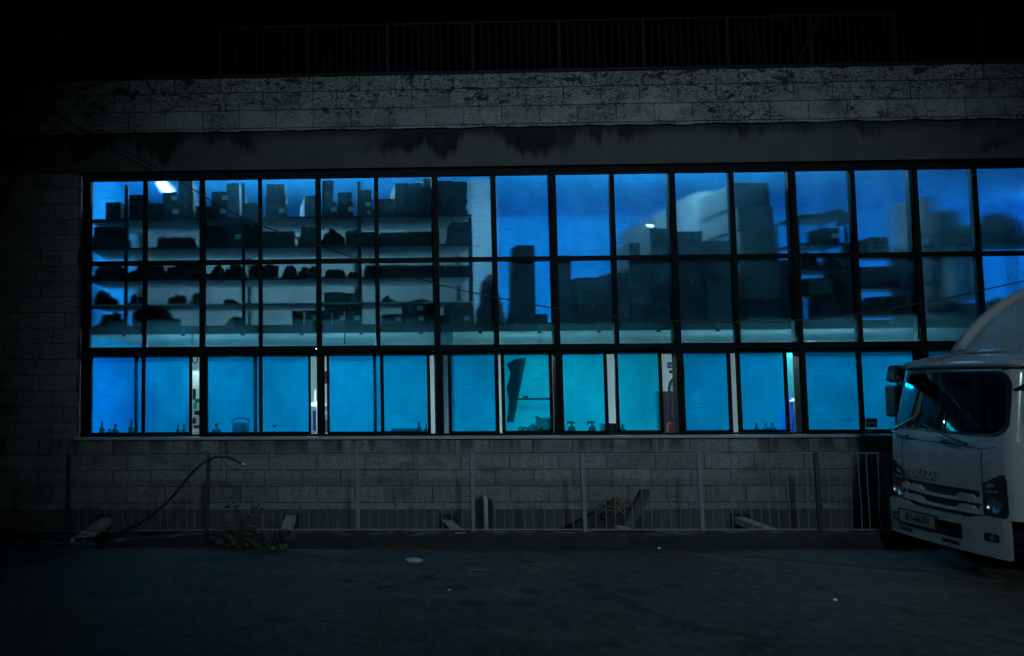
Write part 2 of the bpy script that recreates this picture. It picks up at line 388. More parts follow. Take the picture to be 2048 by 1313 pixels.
# ------------------------------------------------------------------ ground
g = MB(); g.face([(-150,-150,0),(150,-150,0),(150,150,0),(-150,150,0)])
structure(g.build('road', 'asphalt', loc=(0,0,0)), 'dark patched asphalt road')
YK = 9.95                                        # face of the kerb
def kerb_h(x): return .045 + .14*min(1, max(0, (x+3.0)/1.6))
k = MB()
def kerb_fn(u, v):
    x = -9 + 25*u; h = kerb_h(x)
    prof = [(0, 0), (.0, .5), (.012, .82), (.05, 1.0), (.20, 1.0), (.22, .9), (.22, -1.2)]
    a = v*(len(prof)-1); i = min(int(a), len(prof)-2); t = a-i
    y = prof[i][0]*(1-t)+prof[i+1][0]*t; z = (prof[i][1]*(1-t)+prof[i+1][1]*t)*h
    n1 = noise.noise(Vector((x*1.7, v*3, 1))); n2 = noise.noise(Vector((x*6, v*5, 4)))
    return (x, YK + y + .035*n1 + .016*n2, z + (.02*n2+.012*n1)*(v > .2))
k.grid(kerb_fn, 420, 12)
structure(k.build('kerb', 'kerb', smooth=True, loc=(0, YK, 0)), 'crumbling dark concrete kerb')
# bed of the narrow light well between kerb and wall (below street level, out of sight)
g = MB(); g.face([(-9,10.1,-.55),(16,10.1,-.55),(16,11.2,-.55),(-9,11.2,-.55)])
g.v = [Vector(p) for p in g.v]
# road sheet covers the well; raise nothing there, the well stays dark behind the kerb
# puddle in the gutter
def blob_sheet(cx, cy, rx, ry, z, seed, n=44):
    m = MB(); ring = []
    for i in range(n):
        t = 2*PI*i/n; q = 1 + .45*noise.noise(Vector((math.cos(t)*1.6+seed, math.sin(t)*1.6, seed)))+.2*noise.noise(Vector((math.cos(t)*5, math.sin(t)*5, seed)))
        ring.append((cx+rx*q*math.cos(t), cy+ry*q*math.sin(t), z))
    m.face(ring); return m
c = onZ(505, 1098, 0)
structure(blob_sheet(c.x, 9.77, .34, .10, .004, 3).build('puddle', 'water'), 'small puddle in the gutter below the weeds')
c2 = onZ(580, 1099, 0)
structure(blob_sheet(c2.x+.1, 9.76, .26, .055, .004, 9).build('puddle', 'water'), 'thin puddle beside the larger puddle in the gutter')

# ------------------------------------------------------------------ building
YW = 11.10                                       # outer face of the wall
YG = 11.20                                       # glazing plane
X0, W = -2.5699, .87586                          # first mullion, pane pitch
def mx(i): return X0 + W*i
XL, XR = mx(-1)-.115, mx(17)+.06
ZT, ZR, ZB, ZS, ZL = 5.219, 3.948, 2.675, 2.551, 1.394   # pane rows
ZSILL = 1.300
XA, XZ, YB = -4.85, 17.0, 17.6
B = empty('warehouse', (2, 11.1, 0), 'long stone block warehouse with a wide blue lit strip window', 'building')
m = MB()
m.box(XA, XL, YW, 11.45, .285, 5.33)
m.box(XL+.0, XZ, YW, 11.45, .285, ZSILL-.002)
m.box(XR, XZ, YW, 11.45, ZSILL, 5.33)
m.build('wall', 'stone', B)
m = MB(); m.box(XA, XZ, YW-.012, 11.45, 5.332, 5.94); m.build('lintel_band', 'plaster', B)
m = MB()
def par(u, v):
    x = XA + (XZ-XA)*u; z = 5.942 + .78*v
    dz = .028*noise.noise(Vector((x*2.1, 0, 3)))+.016*noise.noise(Vector((x*7, 0, 5))) if v < .01 else 0
    return (x, YW-.055 + .014*noise.noise(Vector((x*5, z*9, 0))), z + dz - .03*(v < .01))
m.grid(par, 360, 26); m.box(XA, XZ, YW-.02, 11.55, 5.945, 6.715)
m.build('parapet', 'stone', B)
m = MB(); m.box(XA-.03, XZ, YW-.075, 11.6, 6.722, 6.775); m.build('coping', 'railing', B, bevel=.01)
m = MB(); m.box(XA, XZ, YW+.006, 11.45, -.6, .283); m.build('plinth', 'plinth', B)
m = MB(); m.box(XL-.03, XZ-1, YW-.05, 11.19, ZSILL, ZSILL+.042); m.build('sill', 'sill', B, bevel=.006)
m = MB(); m.box(XA, XZ, 11.45, YB+.2, 6.3, 6.55); m.build('roof', 'slab', B)
for xa, xb in ((XA, XL-.2), (XZ-.3, XZ)): m = MB(); m.box(xa, xb, 11.45, YB, 0, 6.29); m.build('side_wall', 'ceiling', B)  # side walls share the colour that carries the blue light
m = MB(); m.box(XA+.01, XZ-.01, YB, YB+.2, 0, 6.29); m.build('back_wall', 'wallin', B)
m = MB(); m.box(XL-.19, XZ-.31, YB-.03, YB-.001, 2.95, 5.89); m.build('blue_lit_wall', 'ceiling', B)  # thin sheet added to carry the blue light as wall colour
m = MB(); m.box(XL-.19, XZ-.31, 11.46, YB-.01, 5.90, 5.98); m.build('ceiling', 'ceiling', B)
m = MB(); m.box(XL-.19, XZ-.31, 11.46, YB-.01, .12, .2); m.build('ground_floor', 'floorin', B)
YF = 11.62                                       # front edge of the mezzanine and of the racks
ZM = onY(560, 651, YF).z
m = MB(); m.box(XL-.19, XZ-.31, YF-.06, YB-.01, ZM-.10, ZM); m.build('mezzanine', 'slab', B)
m = MB(); m.box(XL-.19, XZ-.31, YF-.064, YF-.0601, ZM-.13, ZM); m.build('fascia', 'darkwall', B)
for i in range(11):
    m = MB(); x = onY(250+i*118, 655, YF).x; m.box(x-.03, x+.03, YF-.078, YF-.0645, ZM-.16, ZM-.02); m.build('bracket', 'rack', B)
m = MB(); m.box(XL-.19, onY(968, 500, 15.2).x, 15.2, 15.3, ZM+.001, 5.40); m.build('partition', 'partition', B)
ca = onY(880, 790, 11.75).x; cb = onY(902, 790, 11.75).x
m = MB(); m.box(ca, cb+.05, 11.72, 11.95, .2, ZM-.11); m.build('column', 'wallin', B, bevel=.01)
ca = onY(943, 500, 14.0).x; cb = onY(992, 500, 14.0).x
m = MB(); m.box(ca, cb, 14.0, 14.4, ZM+.001, 5.89); m.build('column', 'greywall', B, bevel=.01)
m = MB(); m.box(XL-.1, XR, 11.47, 11.52, 2.525, 2.62); m.build('pelmet', 'rack', B)
m = MB(); m.box(XL-.1, XR, 11.30, 11.56, 1.27, ZSILL+.04); m.build('inner_sill', 'wallin', B)

# window frames: one part per two-pane bay, panes and sliding sashes as sub-parts
SASH = [  # glass spans in picture columns: outer sash (x0, x1, left stile, right stile), inner sash
 ((181,283,173,290),(276,378,269,384)), ((415,518,409,525),(514,617,507,622)), ((659,761,654,768),(753,855,747,861)),
 ((903,991,897,998),(1010,1100,1004,1106)), ((1127,1210,1120,1216),(1238,1320,1232,1326)), ((1370,1458,1362,1464),(1483,1571,1476,1577)),
 ((1612,1718,1606,1722),(1727,1831,1721,1838)), ((1856,1962,1838,1970),(1962,2072,1955,2086)), ((2092,2198,2078,2206),(2198,2322,2190,2340))]
def sx(px, Y): return onY(px, 790, Y).x
for kbay in range(9):
    a, c, d = mx(2*kbay-1), mx(2*kbay), mx(2*kbay+1)
    m = MB()
    wl = .05 if kbay else .055
    m.box(a-(.042 if kbay else .075), a+.042, YG-.05, YG+.09, ZSILL+.043, 5.325)
    m.box(a+(.043), a+.075, YG-.02, YG+.085, ZL-.05, ZB-.02)          # jamb liner beside the sliding lights
    m.box(c-.03, c+.03, YG-.035, YG+.06, ZB-.04, 5.30)
    if kbay == 8: m.box(d-.042, d+.06, YG-.05, YG+.09, ZSILL+.043, 5.325)
    x0, x1 = a+.0425, d-.0425
    m.box(x0, x1, YG-.03, YG+.055, ZT, 5.324)
    m.box(x0, x1, YG-.028, YG+.05, ZR-.033, ZR+.033)
    m.box(x0, x1, YG-.045, YG+.088, ZB-.088, ZB)
    m.box(x0, x1, YG-.04, YG+.092, ZSILL+.043, ZL-.028)
    fr = m.build('window', 'frame', B)
    for (p0, p1) in ((a+.042, c-.03), (c+.03, d-.042)):
        for (q0, q1) in ((ZR+.033, ZT), (ZB, ZR-.033)):
            pn = MB(); pn.box(p0, p1, YG, YG+.007, q0, q1); pn.mi[-2] = 1; pn.build('pane', MAT['glass_up'], fr)
    outer, inner = SASH[kbay]
    for si, ((g0, g1, s0, s1), Y) in enumerate(((outer, YG-.005), (inner, YG+.045))):
        G0, G1, S0, S1 = sx(g0, Y), sx(g1, Y), sx(s0, Y), sx(s1, Y)
        F0 = max(G0, sx(outer[3], Y)) if si else G0
        sm = MB(); z0, z1 = ZL-.026, ZB-.091
        sm.box(S0, G0, Y, Y+.036, z0, z1); sm.box(G1, S1, Y, Y+.036, z0, z1)
        sm.box(G0, G1, Y+.001, Y+.034, z0, ZL+.006); sm.box(G0, G1, Y+.001, Y+.034, ZS-.006, z1)
        sm.build('sash', 'frame', fr)
        pn = MB(); pn.box(F0, G1, Y+.015, Y+.021, ZL+.006, ZS-.006)
        pn.mi[-2] = 1; pn.build('sash_pane', MAT['glass_half' if (kbay == 3 and si == 1) or kbay == 4 else 'glass_low'], fr)
# sticker in the corner of the last visible light
st = onY(1735, 838, YG-.01); st2 = onY(1760, 856, YG-.01)
m = MB(); m.box(st.x, st2.x, YG+.035, YG+.040, st2.z, st.z)
s_ = m.build('paper_sign', 'paper', None); tag(s_, 'small pale two-line notice stuck inside the window by the truck mirror', 'notice')
m = MB()
for (q0, q1, zz) in ((.05,.95,.62),(.08,.9,.12)):
    m = MB()
    for j in range(7):
        u0 = q0+(q1-q0)*j/7; m.box(st.x+(st2.x-st.x)*u0, st.x+(st2.x-st.x)*(u0+.09), YG+.032, YG+.0349, st2.z+(st.z-st2.z)*zz, st2.z+(st.z-st2.z)*(zz+.26))
    m.build('print_line', 'ink', s_)

# ------------------------------------------------------------------ lamps inside
def lamp(px, py, z, mat, label, length=1.2, along='Y', low=False):
    d = ray(px, py); t = (z-H)/d.z; p = Vector((d.x*t, d.y*t, z))
    if low: p = Vector((onY(px, 720, py).x, py, z))
    o = empty('ceiling_lamp', p, label, 'lamp', 'lamps under the %s' % ('mezzanine' if low else 'warehouse ceiling'))
    top = ZM-.101 if low else 5.899
    hx, hy = (.09, length/2) if along == 'Y' else (length/2, .09)
    m = MB(); m.box(p.x-hx, p.x+hx, p.y-hy, p.y+hy, z+.03, z+.07); m.build('housing', 'white', o)
    m = MB()
    if top > z+.08: m.box(p.x-.01, p.x+.01, p.y-.01, p.y+.01, z+.07, top); m.build('hanger', 'rack', o)
    m = MB()
    e = Vector((0, hy-.03, 0)) if along == 'Y' else Vector((hx-.03, 0, 0))
    q = Vector((.05, 0, 0)) if along == 'Y' else Vector((0, .05, 0))
    m.tube([p-e+q, p+e+q], .018, 8); m.tube([p-e-q, p+e-q], .018, 8); m.build('tube', mat, o)
    return o
for a in ((330,377,5.66,'lamp_up_white','ceiling lamp glaring white over the carton stack at the rack left end'),
          (705,347,5.66,'lamp_up','ceiling lamp glowing above the middle of the long rack'),
          (1150,341,5.66,'lamp_up','ceiling lamp above the small carton pair with the dark writing'),
          (1650,333,5.66,'lamp_up','ceiling lamp above the metal shelf unit'),
          (1390,337,5.66,'lamp_up','ceiling lamp above the pale cartons in file'),
          (510,346,5.66,'lamp_up','ceiling lamp above the three-carton tower in the fourth window'),
          (2180,400,5.66,'lamp_up','ceiling lamp above the covered goods behind the truck')):
    lamp(*a, along='Y' if a[1] > 360 else 'X', length=.8 if a[1] > 360 else 1.4)
for (px, Y, lab) in ((385,12.05,'lamp below the mezzanine behind the red oddments'),(690,12.05,'lamp below the mezzanine behind the white cabinet'),(1082,12.5,'lamp below the mezzanine behind the leaning poster'),(1480,12.2,'lamp below the mezzanine behind the blue bundle'),(1720,12.05,'lamp below the mezzanine behind the window with the notice')):
    lamp(px, Y, 2.66, 'lamp_mid' if px == 1082 else 'lamp_low', lab, .9 if px == 1082 else 1.5, 'X', True)

p = onY(1298, 452, 11.70)
o = empty('lamp_glint', (p.x, 11.70, p.z-.02), 'small glowing patch for a lamp glint just above the tower with dark printed logos', 'lamp')  # glowing patch added for a lamp reflection at the glass
m = MB(); m.prism([(p.x-.045,11.68,p.z+.016),(p.x+.05,11.68,p.z+.008),(p.x+.05,11.68,p.z-.022),(p.x+.0,11.68,p.z-.014)], (0,.03,0)); m.build('glint_patch', 'glint_glow', o)
m = MB(); m.tube([(p.x+.05,11.70,p.z-.008),(p.x+.10,11.72,p.z-.03),(p.x+.10,11.75,p.z-.06)], .008, 6); m.build('arm', 'black', o)  # arm added with the glint, no lamp hangs here
# ------------------------------------------------------------------ racks
def zpx(py, Y=YF, px=560): return onY(px, py, Y).z
SH = {'top': zpx(434), 'second': zpx(492), 'third': zpx(555), 'fourth': zpx(606), 'floor': ZM+.002}
rx0, rx1 = onY(176, 500, YF).x, onY(945, 500, YF).x
R_ = empty('storage_rack', ((rx0+rx1)/2, YF+.5, ZM), 'long grey steel storage rack packed with cartons behind the left windows', 'rack')
for z in ('top', 'second', 'third', 'fourth'):
    m = MB(); m.box(rx0, rx1, YF, YF+1.1, SH[z]-.022, SH[z]-.002); m.build('shelf', 'rackpale', R_)
    m = MB(); m.box(rx0, rx1, YF-.012, YF-.001, SH[z]-.034, SH[z]-.003); m.build('beam', 'rackpale' if z == 'fourth' else 'rack', R_)
for px in (252, 487, 719, 941):
    x = onY(px, 500, YF+.04).x
    for yy in (YF+.03, YF+1.05):
        m = MB(); m.box(x-.028, x+.028, yy, yy+.05, ZM, SH['top']-.055 if px == 941 else SH['top']+(.02 if yy > YF+.5 else .55)); m.build('upright', 'rack', R_)
# small metal shelf unit
q0, q1 = onY(1597, 540, YF).x, onY(1699, 540, YF).x
R2 = empty('metal_shelf', ((q0+q1)/2, YF+.3, ZM), 'slim black metal shelf unit with four tiers near the truck roof', 'shelf')
SU = {'tier0': ZM+.002}
for i, py in enumerate((588, 538, 486, 433)):
    z = zpx(py, YF, 1650); SU['tier%d' % (i+1)] = z
    m = MB(); m.box(q0, q1, YF, YF+.55, z-.03, z-.003); m.build('shelf', 'rack', R2)
for x in (q0+.02, q1-.02):
    for yy in (YF-.01, YF+.53):
        m = MB(); m.box(x-.02, x+.02, yy, yy+.03, ZM, SU['tier4']+.01); m.build('post', 'rack', R2)
SH.update(SU)
# low side table right of it
t0, t1 = onY(1714, 600, YF).x, onY(1838, 600, YF).x
R3 = empty('side_shelf', ((t0+t1)/2, YF+.3, ZM), 'low two-board shelf with cartons between the metal shelf unit and the truck', 'shelf')
for nm, py in (('low', 628), ('mid', 574), ('high', 507)):
    z = zpx(py, YF, 1776); SH[nm] = z
    m = MB(); m.box(t0, t1, YF+.02, YF+.55, z-.028, z-.003); m.build('board', 'rack', R3)
for x in (t0+.03, t1-.03):
    m = MB(); m.box(x-.02, x+.02, YF+.03, YF+.5, ZM, SH['high']-.03); m.build('side_panel', 'rack', R3)

# ------------------------------------------------------------------ cartons
LV = {1: [''], 2: ['lower of two cartons, ', 'upper of two cartons, '], 3: ['lowest of three cartons, ', 'middle of three cartons, ', 'topmost of three cartons, '],
      4: ['lowest of four cartons, ', 'second of four cartons, ', 'third of four cartons, ', 'topmost of four cartons, ']}
LV[5] = ['lowest of five cartons, ', 'second of five cartons, ', 'middle of five cartons, ', 'fourth of five cartons, ', 'topmost of five cartons, ']
def carton(x0, x1, y0, d, z0, z1, mat, label, rot, mark=None, group='cartons stored upstairs'):
    m = MB(); m.box(x0, x1, y0, y0+d, z0, z1-.001, 0, rot, .004)
    w = x1-x0; cx, cy = (x0+x1)/2, y0+d/2
    Rm = Matrix.Rotation(rot, 3, 'Z')
    def P(u, v, z): return Rm @ Vector((u, v, 0)) + Vector((cx, cy, z))
    h = z1-z0
    if h > .12:      # tape over the top seam and flap crease on the front
        m.face([P(-w/2, -.02, z1+.001), P(w/2, -.02, z1+.001), P(w/2, .02, z1+.001), P(-w/2, .02, z1+.001)], 1)
        m.face([P(-.02, -d/2-.007, z1-.06), P(.02, -d/2-.007, z1-.06), P(.02, -d/2-.007, z1), P(-.02, -d/2-.007, z1)], 1)
    o = m.build('carton', [mat, 'tape'], None); tag(o, label, 'box', group)
    if mark == 'label':
        q = MB(); u = random.uniform(.02, .2)*w; s = min(.075, h*.4)
        q.prism([P(u, -d/2-.006, z0+h*.3), P(u+s*1.3, -d/2-.006, z0+h*.3), P(u+s*1.3, -d/2-.006, z0+h*.3+s), P(u, -d/2-.006, z0+h*.3+s)], Rm @ Vector((0, -.002, 0))); q.build('paper_label', 'paper', o)
    if mark == 'logo':
        q = MB(); s = .055; zc = z0+h*.42
        for dx in (-.055, .0):
            q.prism([P(dx, -d/2-.006, zc), P(dx+s, -d/2-.006, zc), P(dx+s*.75, -d/2-.006, zc+s), P(dx+s*.35, -d/2-.006, zc+s)], Rm @ Vector((0, -.002, 0)))
        q.prism([P(-.08, -d/2-.006, zc-.03), P(.08, -d/2-.006, zc-.03), P(.08, -d/2-.006, zc-.018), P(-.08, -d/2-.006, zc-.018)], Rm @ Vector((0, -.002, 0)))
        q.prism([P(-.11, -d/2-.006, z1-.035), P(.11, -d/2-.006, z1-.035), P(.11, -d/2-.006, z1-.028), P(-.11, -d/2-.006, z1-.028)], Rm @ Vector((0, -.002, 0)))
        q.build('printed_logo', 'ink', o)
    if mark == 'line':
        q = MB()
        for f in (.35, .62): q.prism([P(-w*.42, -d/2-.006, z0+h*f), P(w*.42, -d/2-.006, z0+h*f), P(w*.42, -d/2-.006, z0+h*f+.01), P(-w*.42, -d/2-.006, z0+h*f+.01)], Rm @ Vector((0, -.002, 0)))
        q.build('printed_line', 'ink', o)
    return o
def stack(sup, x0, x1, tops, phrase, depth=.5, mat='card', rot=0, mark=None, back=0, lv=None):
    Y = YF + .015 + back; z = SH[sup]; n = len(tops)
    a, b = onY(x0, 500, Y).x, onY(x1, 500, Y).x
    for i, ty in enumerate(tops):
        xa, xb = (a, b) if not isinstance(ty, tuple) else (onY(ty[1], 500, Y).x, onY(ty[2], 500, Y).x)
        t = onY((x0+x1)/2, ty[0] if isinstance(ty, tuple) else ty, Y).z
        ro = rot + (random.uniform(-.03, .03) if n > 1 else 0)
        lab = (LV[n][i] + phrase) if n > 1 else phrase
        mk = mark[i] if isinstance(mark, list) else mark
        carton(xa+.004, xb-.004, Y, depth, z+.001, t, mat, lab, ro, mk); z = t+.001
def bundle(sup, x0, x1, ty, label, depth=.5, mat='sack', back=0, seed=None, name='sack', cat='sack'):
    Y = YF + .03 + back; a, b = onY(x0, 500, Y).x, onY(x1, 500, Y).x; t = onY((x0+x1)/2, ty, Y).z
    s = seed if seed is not None else x0*.13
    m = MB(); m.lump(((a+b)/2, Y+depth/2, SH[sup]), (b-a)/2, depth/2, (t-SH[sup])/2, s, .45)
    return tag(m.build(name, mat, None, True), label, cat, 'soft bundles stored upstairs')
# top shelf of the long rack
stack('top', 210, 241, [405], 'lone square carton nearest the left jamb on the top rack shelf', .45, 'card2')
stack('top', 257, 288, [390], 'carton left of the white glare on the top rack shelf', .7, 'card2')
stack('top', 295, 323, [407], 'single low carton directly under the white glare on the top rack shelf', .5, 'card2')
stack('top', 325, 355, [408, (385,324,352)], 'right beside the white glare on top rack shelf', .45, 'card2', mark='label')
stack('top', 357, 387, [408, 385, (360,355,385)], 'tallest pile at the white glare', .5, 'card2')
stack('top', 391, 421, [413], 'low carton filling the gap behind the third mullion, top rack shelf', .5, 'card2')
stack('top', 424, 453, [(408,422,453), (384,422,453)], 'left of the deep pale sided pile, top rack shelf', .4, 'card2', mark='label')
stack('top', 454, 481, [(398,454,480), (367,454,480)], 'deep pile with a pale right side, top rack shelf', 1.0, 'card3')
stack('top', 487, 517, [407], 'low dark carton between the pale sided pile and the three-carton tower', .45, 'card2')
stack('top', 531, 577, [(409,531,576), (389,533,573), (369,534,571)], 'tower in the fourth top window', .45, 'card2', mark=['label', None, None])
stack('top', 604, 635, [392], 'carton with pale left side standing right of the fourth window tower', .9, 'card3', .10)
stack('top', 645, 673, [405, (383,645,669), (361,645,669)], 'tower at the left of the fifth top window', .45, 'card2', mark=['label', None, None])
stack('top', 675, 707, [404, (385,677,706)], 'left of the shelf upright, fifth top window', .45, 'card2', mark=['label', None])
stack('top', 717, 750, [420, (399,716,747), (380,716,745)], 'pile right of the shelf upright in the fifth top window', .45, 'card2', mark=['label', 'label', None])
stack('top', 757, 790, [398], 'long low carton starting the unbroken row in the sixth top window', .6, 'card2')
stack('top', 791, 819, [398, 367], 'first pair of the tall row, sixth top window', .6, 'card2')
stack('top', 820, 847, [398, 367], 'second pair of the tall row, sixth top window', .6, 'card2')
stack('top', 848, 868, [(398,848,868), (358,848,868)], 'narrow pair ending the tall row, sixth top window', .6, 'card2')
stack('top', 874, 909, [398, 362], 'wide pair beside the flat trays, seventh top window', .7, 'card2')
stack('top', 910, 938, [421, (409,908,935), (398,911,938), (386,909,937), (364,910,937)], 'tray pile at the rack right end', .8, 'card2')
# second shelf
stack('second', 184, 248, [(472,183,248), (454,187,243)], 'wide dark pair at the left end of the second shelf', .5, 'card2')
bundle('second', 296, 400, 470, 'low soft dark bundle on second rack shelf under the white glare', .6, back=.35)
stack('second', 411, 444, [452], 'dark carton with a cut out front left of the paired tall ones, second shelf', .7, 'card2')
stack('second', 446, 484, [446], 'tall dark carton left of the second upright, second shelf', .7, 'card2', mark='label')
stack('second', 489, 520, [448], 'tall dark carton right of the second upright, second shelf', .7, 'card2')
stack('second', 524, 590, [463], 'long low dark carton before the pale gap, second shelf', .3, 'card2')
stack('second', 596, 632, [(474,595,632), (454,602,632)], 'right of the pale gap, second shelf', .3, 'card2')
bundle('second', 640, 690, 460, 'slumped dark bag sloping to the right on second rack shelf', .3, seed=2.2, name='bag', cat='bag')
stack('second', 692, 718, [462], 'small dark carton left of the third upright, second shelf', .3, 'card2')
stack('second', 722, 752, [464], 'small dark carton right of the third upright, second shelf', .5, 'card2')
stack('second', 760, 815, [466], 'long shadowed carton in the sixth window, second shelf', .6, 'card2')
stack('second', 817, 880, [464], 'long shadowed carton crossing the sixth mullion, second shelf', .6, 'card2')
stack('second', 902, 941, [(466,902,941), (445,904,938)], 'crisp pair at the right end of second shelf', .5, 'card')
# third shelf
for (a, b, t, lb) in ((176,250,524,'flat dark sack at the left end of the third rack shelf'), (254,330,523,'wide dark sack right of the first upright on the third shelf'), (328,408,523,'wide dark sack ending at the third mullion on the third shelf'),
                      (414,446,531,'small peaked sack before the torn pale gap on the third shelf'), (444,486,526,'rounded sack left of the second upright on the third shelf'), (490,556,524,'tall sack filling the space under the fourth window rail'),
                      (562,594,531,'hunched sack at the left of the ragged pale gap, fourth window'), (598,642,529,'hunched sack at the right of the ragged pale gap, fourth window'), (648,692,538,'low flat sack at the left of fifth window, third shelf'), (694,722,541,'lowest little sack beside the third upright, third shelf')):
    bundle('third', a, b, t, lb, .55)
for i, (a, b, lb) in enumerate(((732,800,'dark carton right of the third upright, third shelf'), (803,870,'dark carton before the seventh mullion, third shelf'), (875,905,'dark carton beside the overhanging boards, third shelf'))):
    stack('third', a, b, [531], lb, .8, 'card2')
m = MB(); z = SH['third']
for i, (a, b) in enumerate(((900,930),(905,938),(903,943))):
    m.box(onY(a,500,YF).x, onY(b+8,500,YF).x, YF-.12, YF+.7, z+.004+i*.045, z+.04+i*.045, 0, -.1*i)
tag(m.build('board_pile', 'board', None), 'splayed pile of flat boards overhanging the right end of the third shelf', 'boards')
# fourth shelf and mezzanine floor, mostly soft and blurred
for (a, b, t, lb) in ((178,228,583,'blurred soft bundle at the left end of the fourth rack shelf'), (250,282,588,'small blurred bundle right of the first upright on the fourth shelf'), (330,372,590,'blurred double bundle in the second window, fourth shelf'), (376,402,588,'blurred bundle against the third mullion, fourth shelf'), (440,478,598,'very low blurred bundle in the third window, fourth shelf'), (764,790,594,'small blurred bundle in the sixth window, fourth shelf'), (806,870,598,'flat blurred bundle in the sixth window, fourth shelf')):
    bundle('fourth', a, b, t, lb, .5, back=.45)
for (a, b, t, lb) in ((186,246,622,'big blurred heap on the mezzanine floor at the far left'), (256,345,613,'largest blurred heap on the floor in the second window'), (450,490,634,'low blurred heap on the floor before the second upright'), (955,1012,560,'tall blurred grey heap on the floor right of the rack')):
    bundle('floor', a, b, t, lb, .6, back=.5)
stack('floor', 318, 357, [638], 'small flat carton in front of the largest heap, mezzanine floor', .3, 'card2')
stack('floor', 583, 606, [622], 'small dark carton at the left of the floor row, fourth window', .4, 'card')
stack('floor', 607, 635, [621], 'small carton with a pale label beside the fifth mullion, floor row', .4, 'card2', mark='label')
stack('floor', 640, 662, [622], 'leftmost small carton under the two large ones, fifth window', .4, 'card')
stack('floor', 663, 687, [622], 'middle small carton under the two large ones, fifth window', .4, 'card', mark='label')
stack('floor', 689, 718, [622], 'right small carton under the two large ones, fifth window', .4, 'card', mark='label')
SH['on_row'] = zpx(621.5)
stack('on_row', 648, 690, [585], 'left one of two large dark cartons atop the floor row, fifth window', .5, 'card')
stack('on_row', 691, 724, [586], 'right one of two large dark cartons atop the floor row, fifth window', .5, 'card')
stack('floor', 764, 805, [629], 'flat carton left of the stacked pair, sixth window floor', .4, 'card', mark='label')
stack('floor', 806, 853, [(628,806,853), (606,807,850)], 'labelled pair on the sixth window floor', .5, 'card', mark='label')
stack('floor', 854, 871, [607], 'narrow tall carton beside the labelled pair, sixth window floor', .5, 'card2')
stack('floor', 880, 897, [630], 'little pale carton left of the seventh window pair, floor', .4, 'card')
stack('floor', 898, 946, [(628,898,946), (607,896,943)], 'broad pair in the seventh window, floor', .5, 'card', mark=['label', None])
# middle group on the mezzanine floor
def slab(x0t, x1t, yt, x0b, x1b, label, name, mat, cat, Y=YF+.1, th=.05):
    zb = SH['floor']; a, b = onY(x0t, yt, Y), onY(x1t, yt, Y); c_, d_ = onY(x0b, 640, Y).x, onY(x1b, 640, Y).x
    m = MB(); m.prism([(c_, Y, zb), (d_, Y, zb), (b.x, Y+.12, b.z), (a.x, Y+.12, a.z)], (0, th, 0)); return tag(m.build(name, mat, None, bevel=.006), label, cat)
slab(1037, 1074, 488, 1026, 1072, 'tall dark board leaning upright in the eighth window', 'leaning_board', 'card2', 'board', th=.35)
slab(1021, 1031, 524, 1021, 1029, 'thin pale batten standing left of the tall dark board', 'batten', 'pale', 'batten', YF+.3)
slab(1122, 1148, 509, 1116, 1142, 'narrow grey panel standing left of the carton with writing', 'grey_sheet', 'board', 'panel', YF+.15, .2)
stack('floor', 1026, 1092, [629], 'flat dark tray on the floor at the foot of the tall board', .5, 'card2')
cb_ = SH['floor']
stack('floor', 1152, 1213, [(608,1153,1213), (555,1151,1212)], 'wide pair with dark writing, ninth window', .6, 'card')
w0, w1 = onY(1168, 584, YF-.0).x, onY(1194, 584, YF).x
ww = [o for o in COL.objects if o.get('label', '').startswith('upper of two cartons, wide pair')][0]
text_mesh('printed_word', 'papys', .11, 'ink', ww, Matrix.Translation(((w0+w1)/2, YF-.001, zpx(584, YF, 1180))) @ Matrix.Rotation(PI/2, 4, 'X'), .001)
stack('floor', 1214, 1228, [546], 'dim upright carton squeezed behind the ninth mullion', .5, 'card2', back=.25)
stack('floor', 1234, 1256, [596, (546,1232,1256)], 'slim pair left of the lined carton tower', .5, 'card')
stack('floor', 1257, 1299, [(608,1258,1300), (572,1257,1299), (536,1257,1298), (514,1257,1298), (486,1258,1281)], 'lined tower left of the logo tower', .5, 'card', mark=['line', 'line', 'line', None, None])
stack('floor', 1301, 1341, [(599,1301,1342), (551,1301,1341), (504,1300,1340), (457,1301,1337)], 'tower with dark printed logos', .5, 'card', mark='logo')
stack('floor', 1349, 1408, [(562,1352,1408), (463,1348,1405)], 'plain big pair right of the logo tower', .7, 'card')
stack('floor', 1410, 1468, [(562,1410,1470), (482,1408,1462)], 'plain big pair left of the highest tower', .7, 'card')
stack('floor', 1490, 1565, [(598,1490,1565), (514,1484,1558), (459,1481,1553), (413,1477,1549), (366,1472,1544)], 'highest big carton tower, twelfth window', 1.0, 'card')
for i, (dy, tz) in enumerate(((1.15, 5.30), (2.3, 5.26), (3.45, 5.22))):
    x = onY(1478, 500, YF).x
    for j in range(3):
        z0 = ZM+.003 + j*(tz-ZM)/3
        carton(x, x+.85, YF+dy, 1.1, z0, z0+(tz-ZM)/3-.003, 'card3', '%s pale carton, %s file behind the highest tower' % (('bottom', 'middle', 'upper')[j], ('first', 'second', 'third')[i]), 0, None, 'pale cartons in file behind the highest tower')
stack('floor', 1567, 1588, [520], 'tall dark narrow carton between the highest tower and metal shelf', .5, 'card2', back=.2)
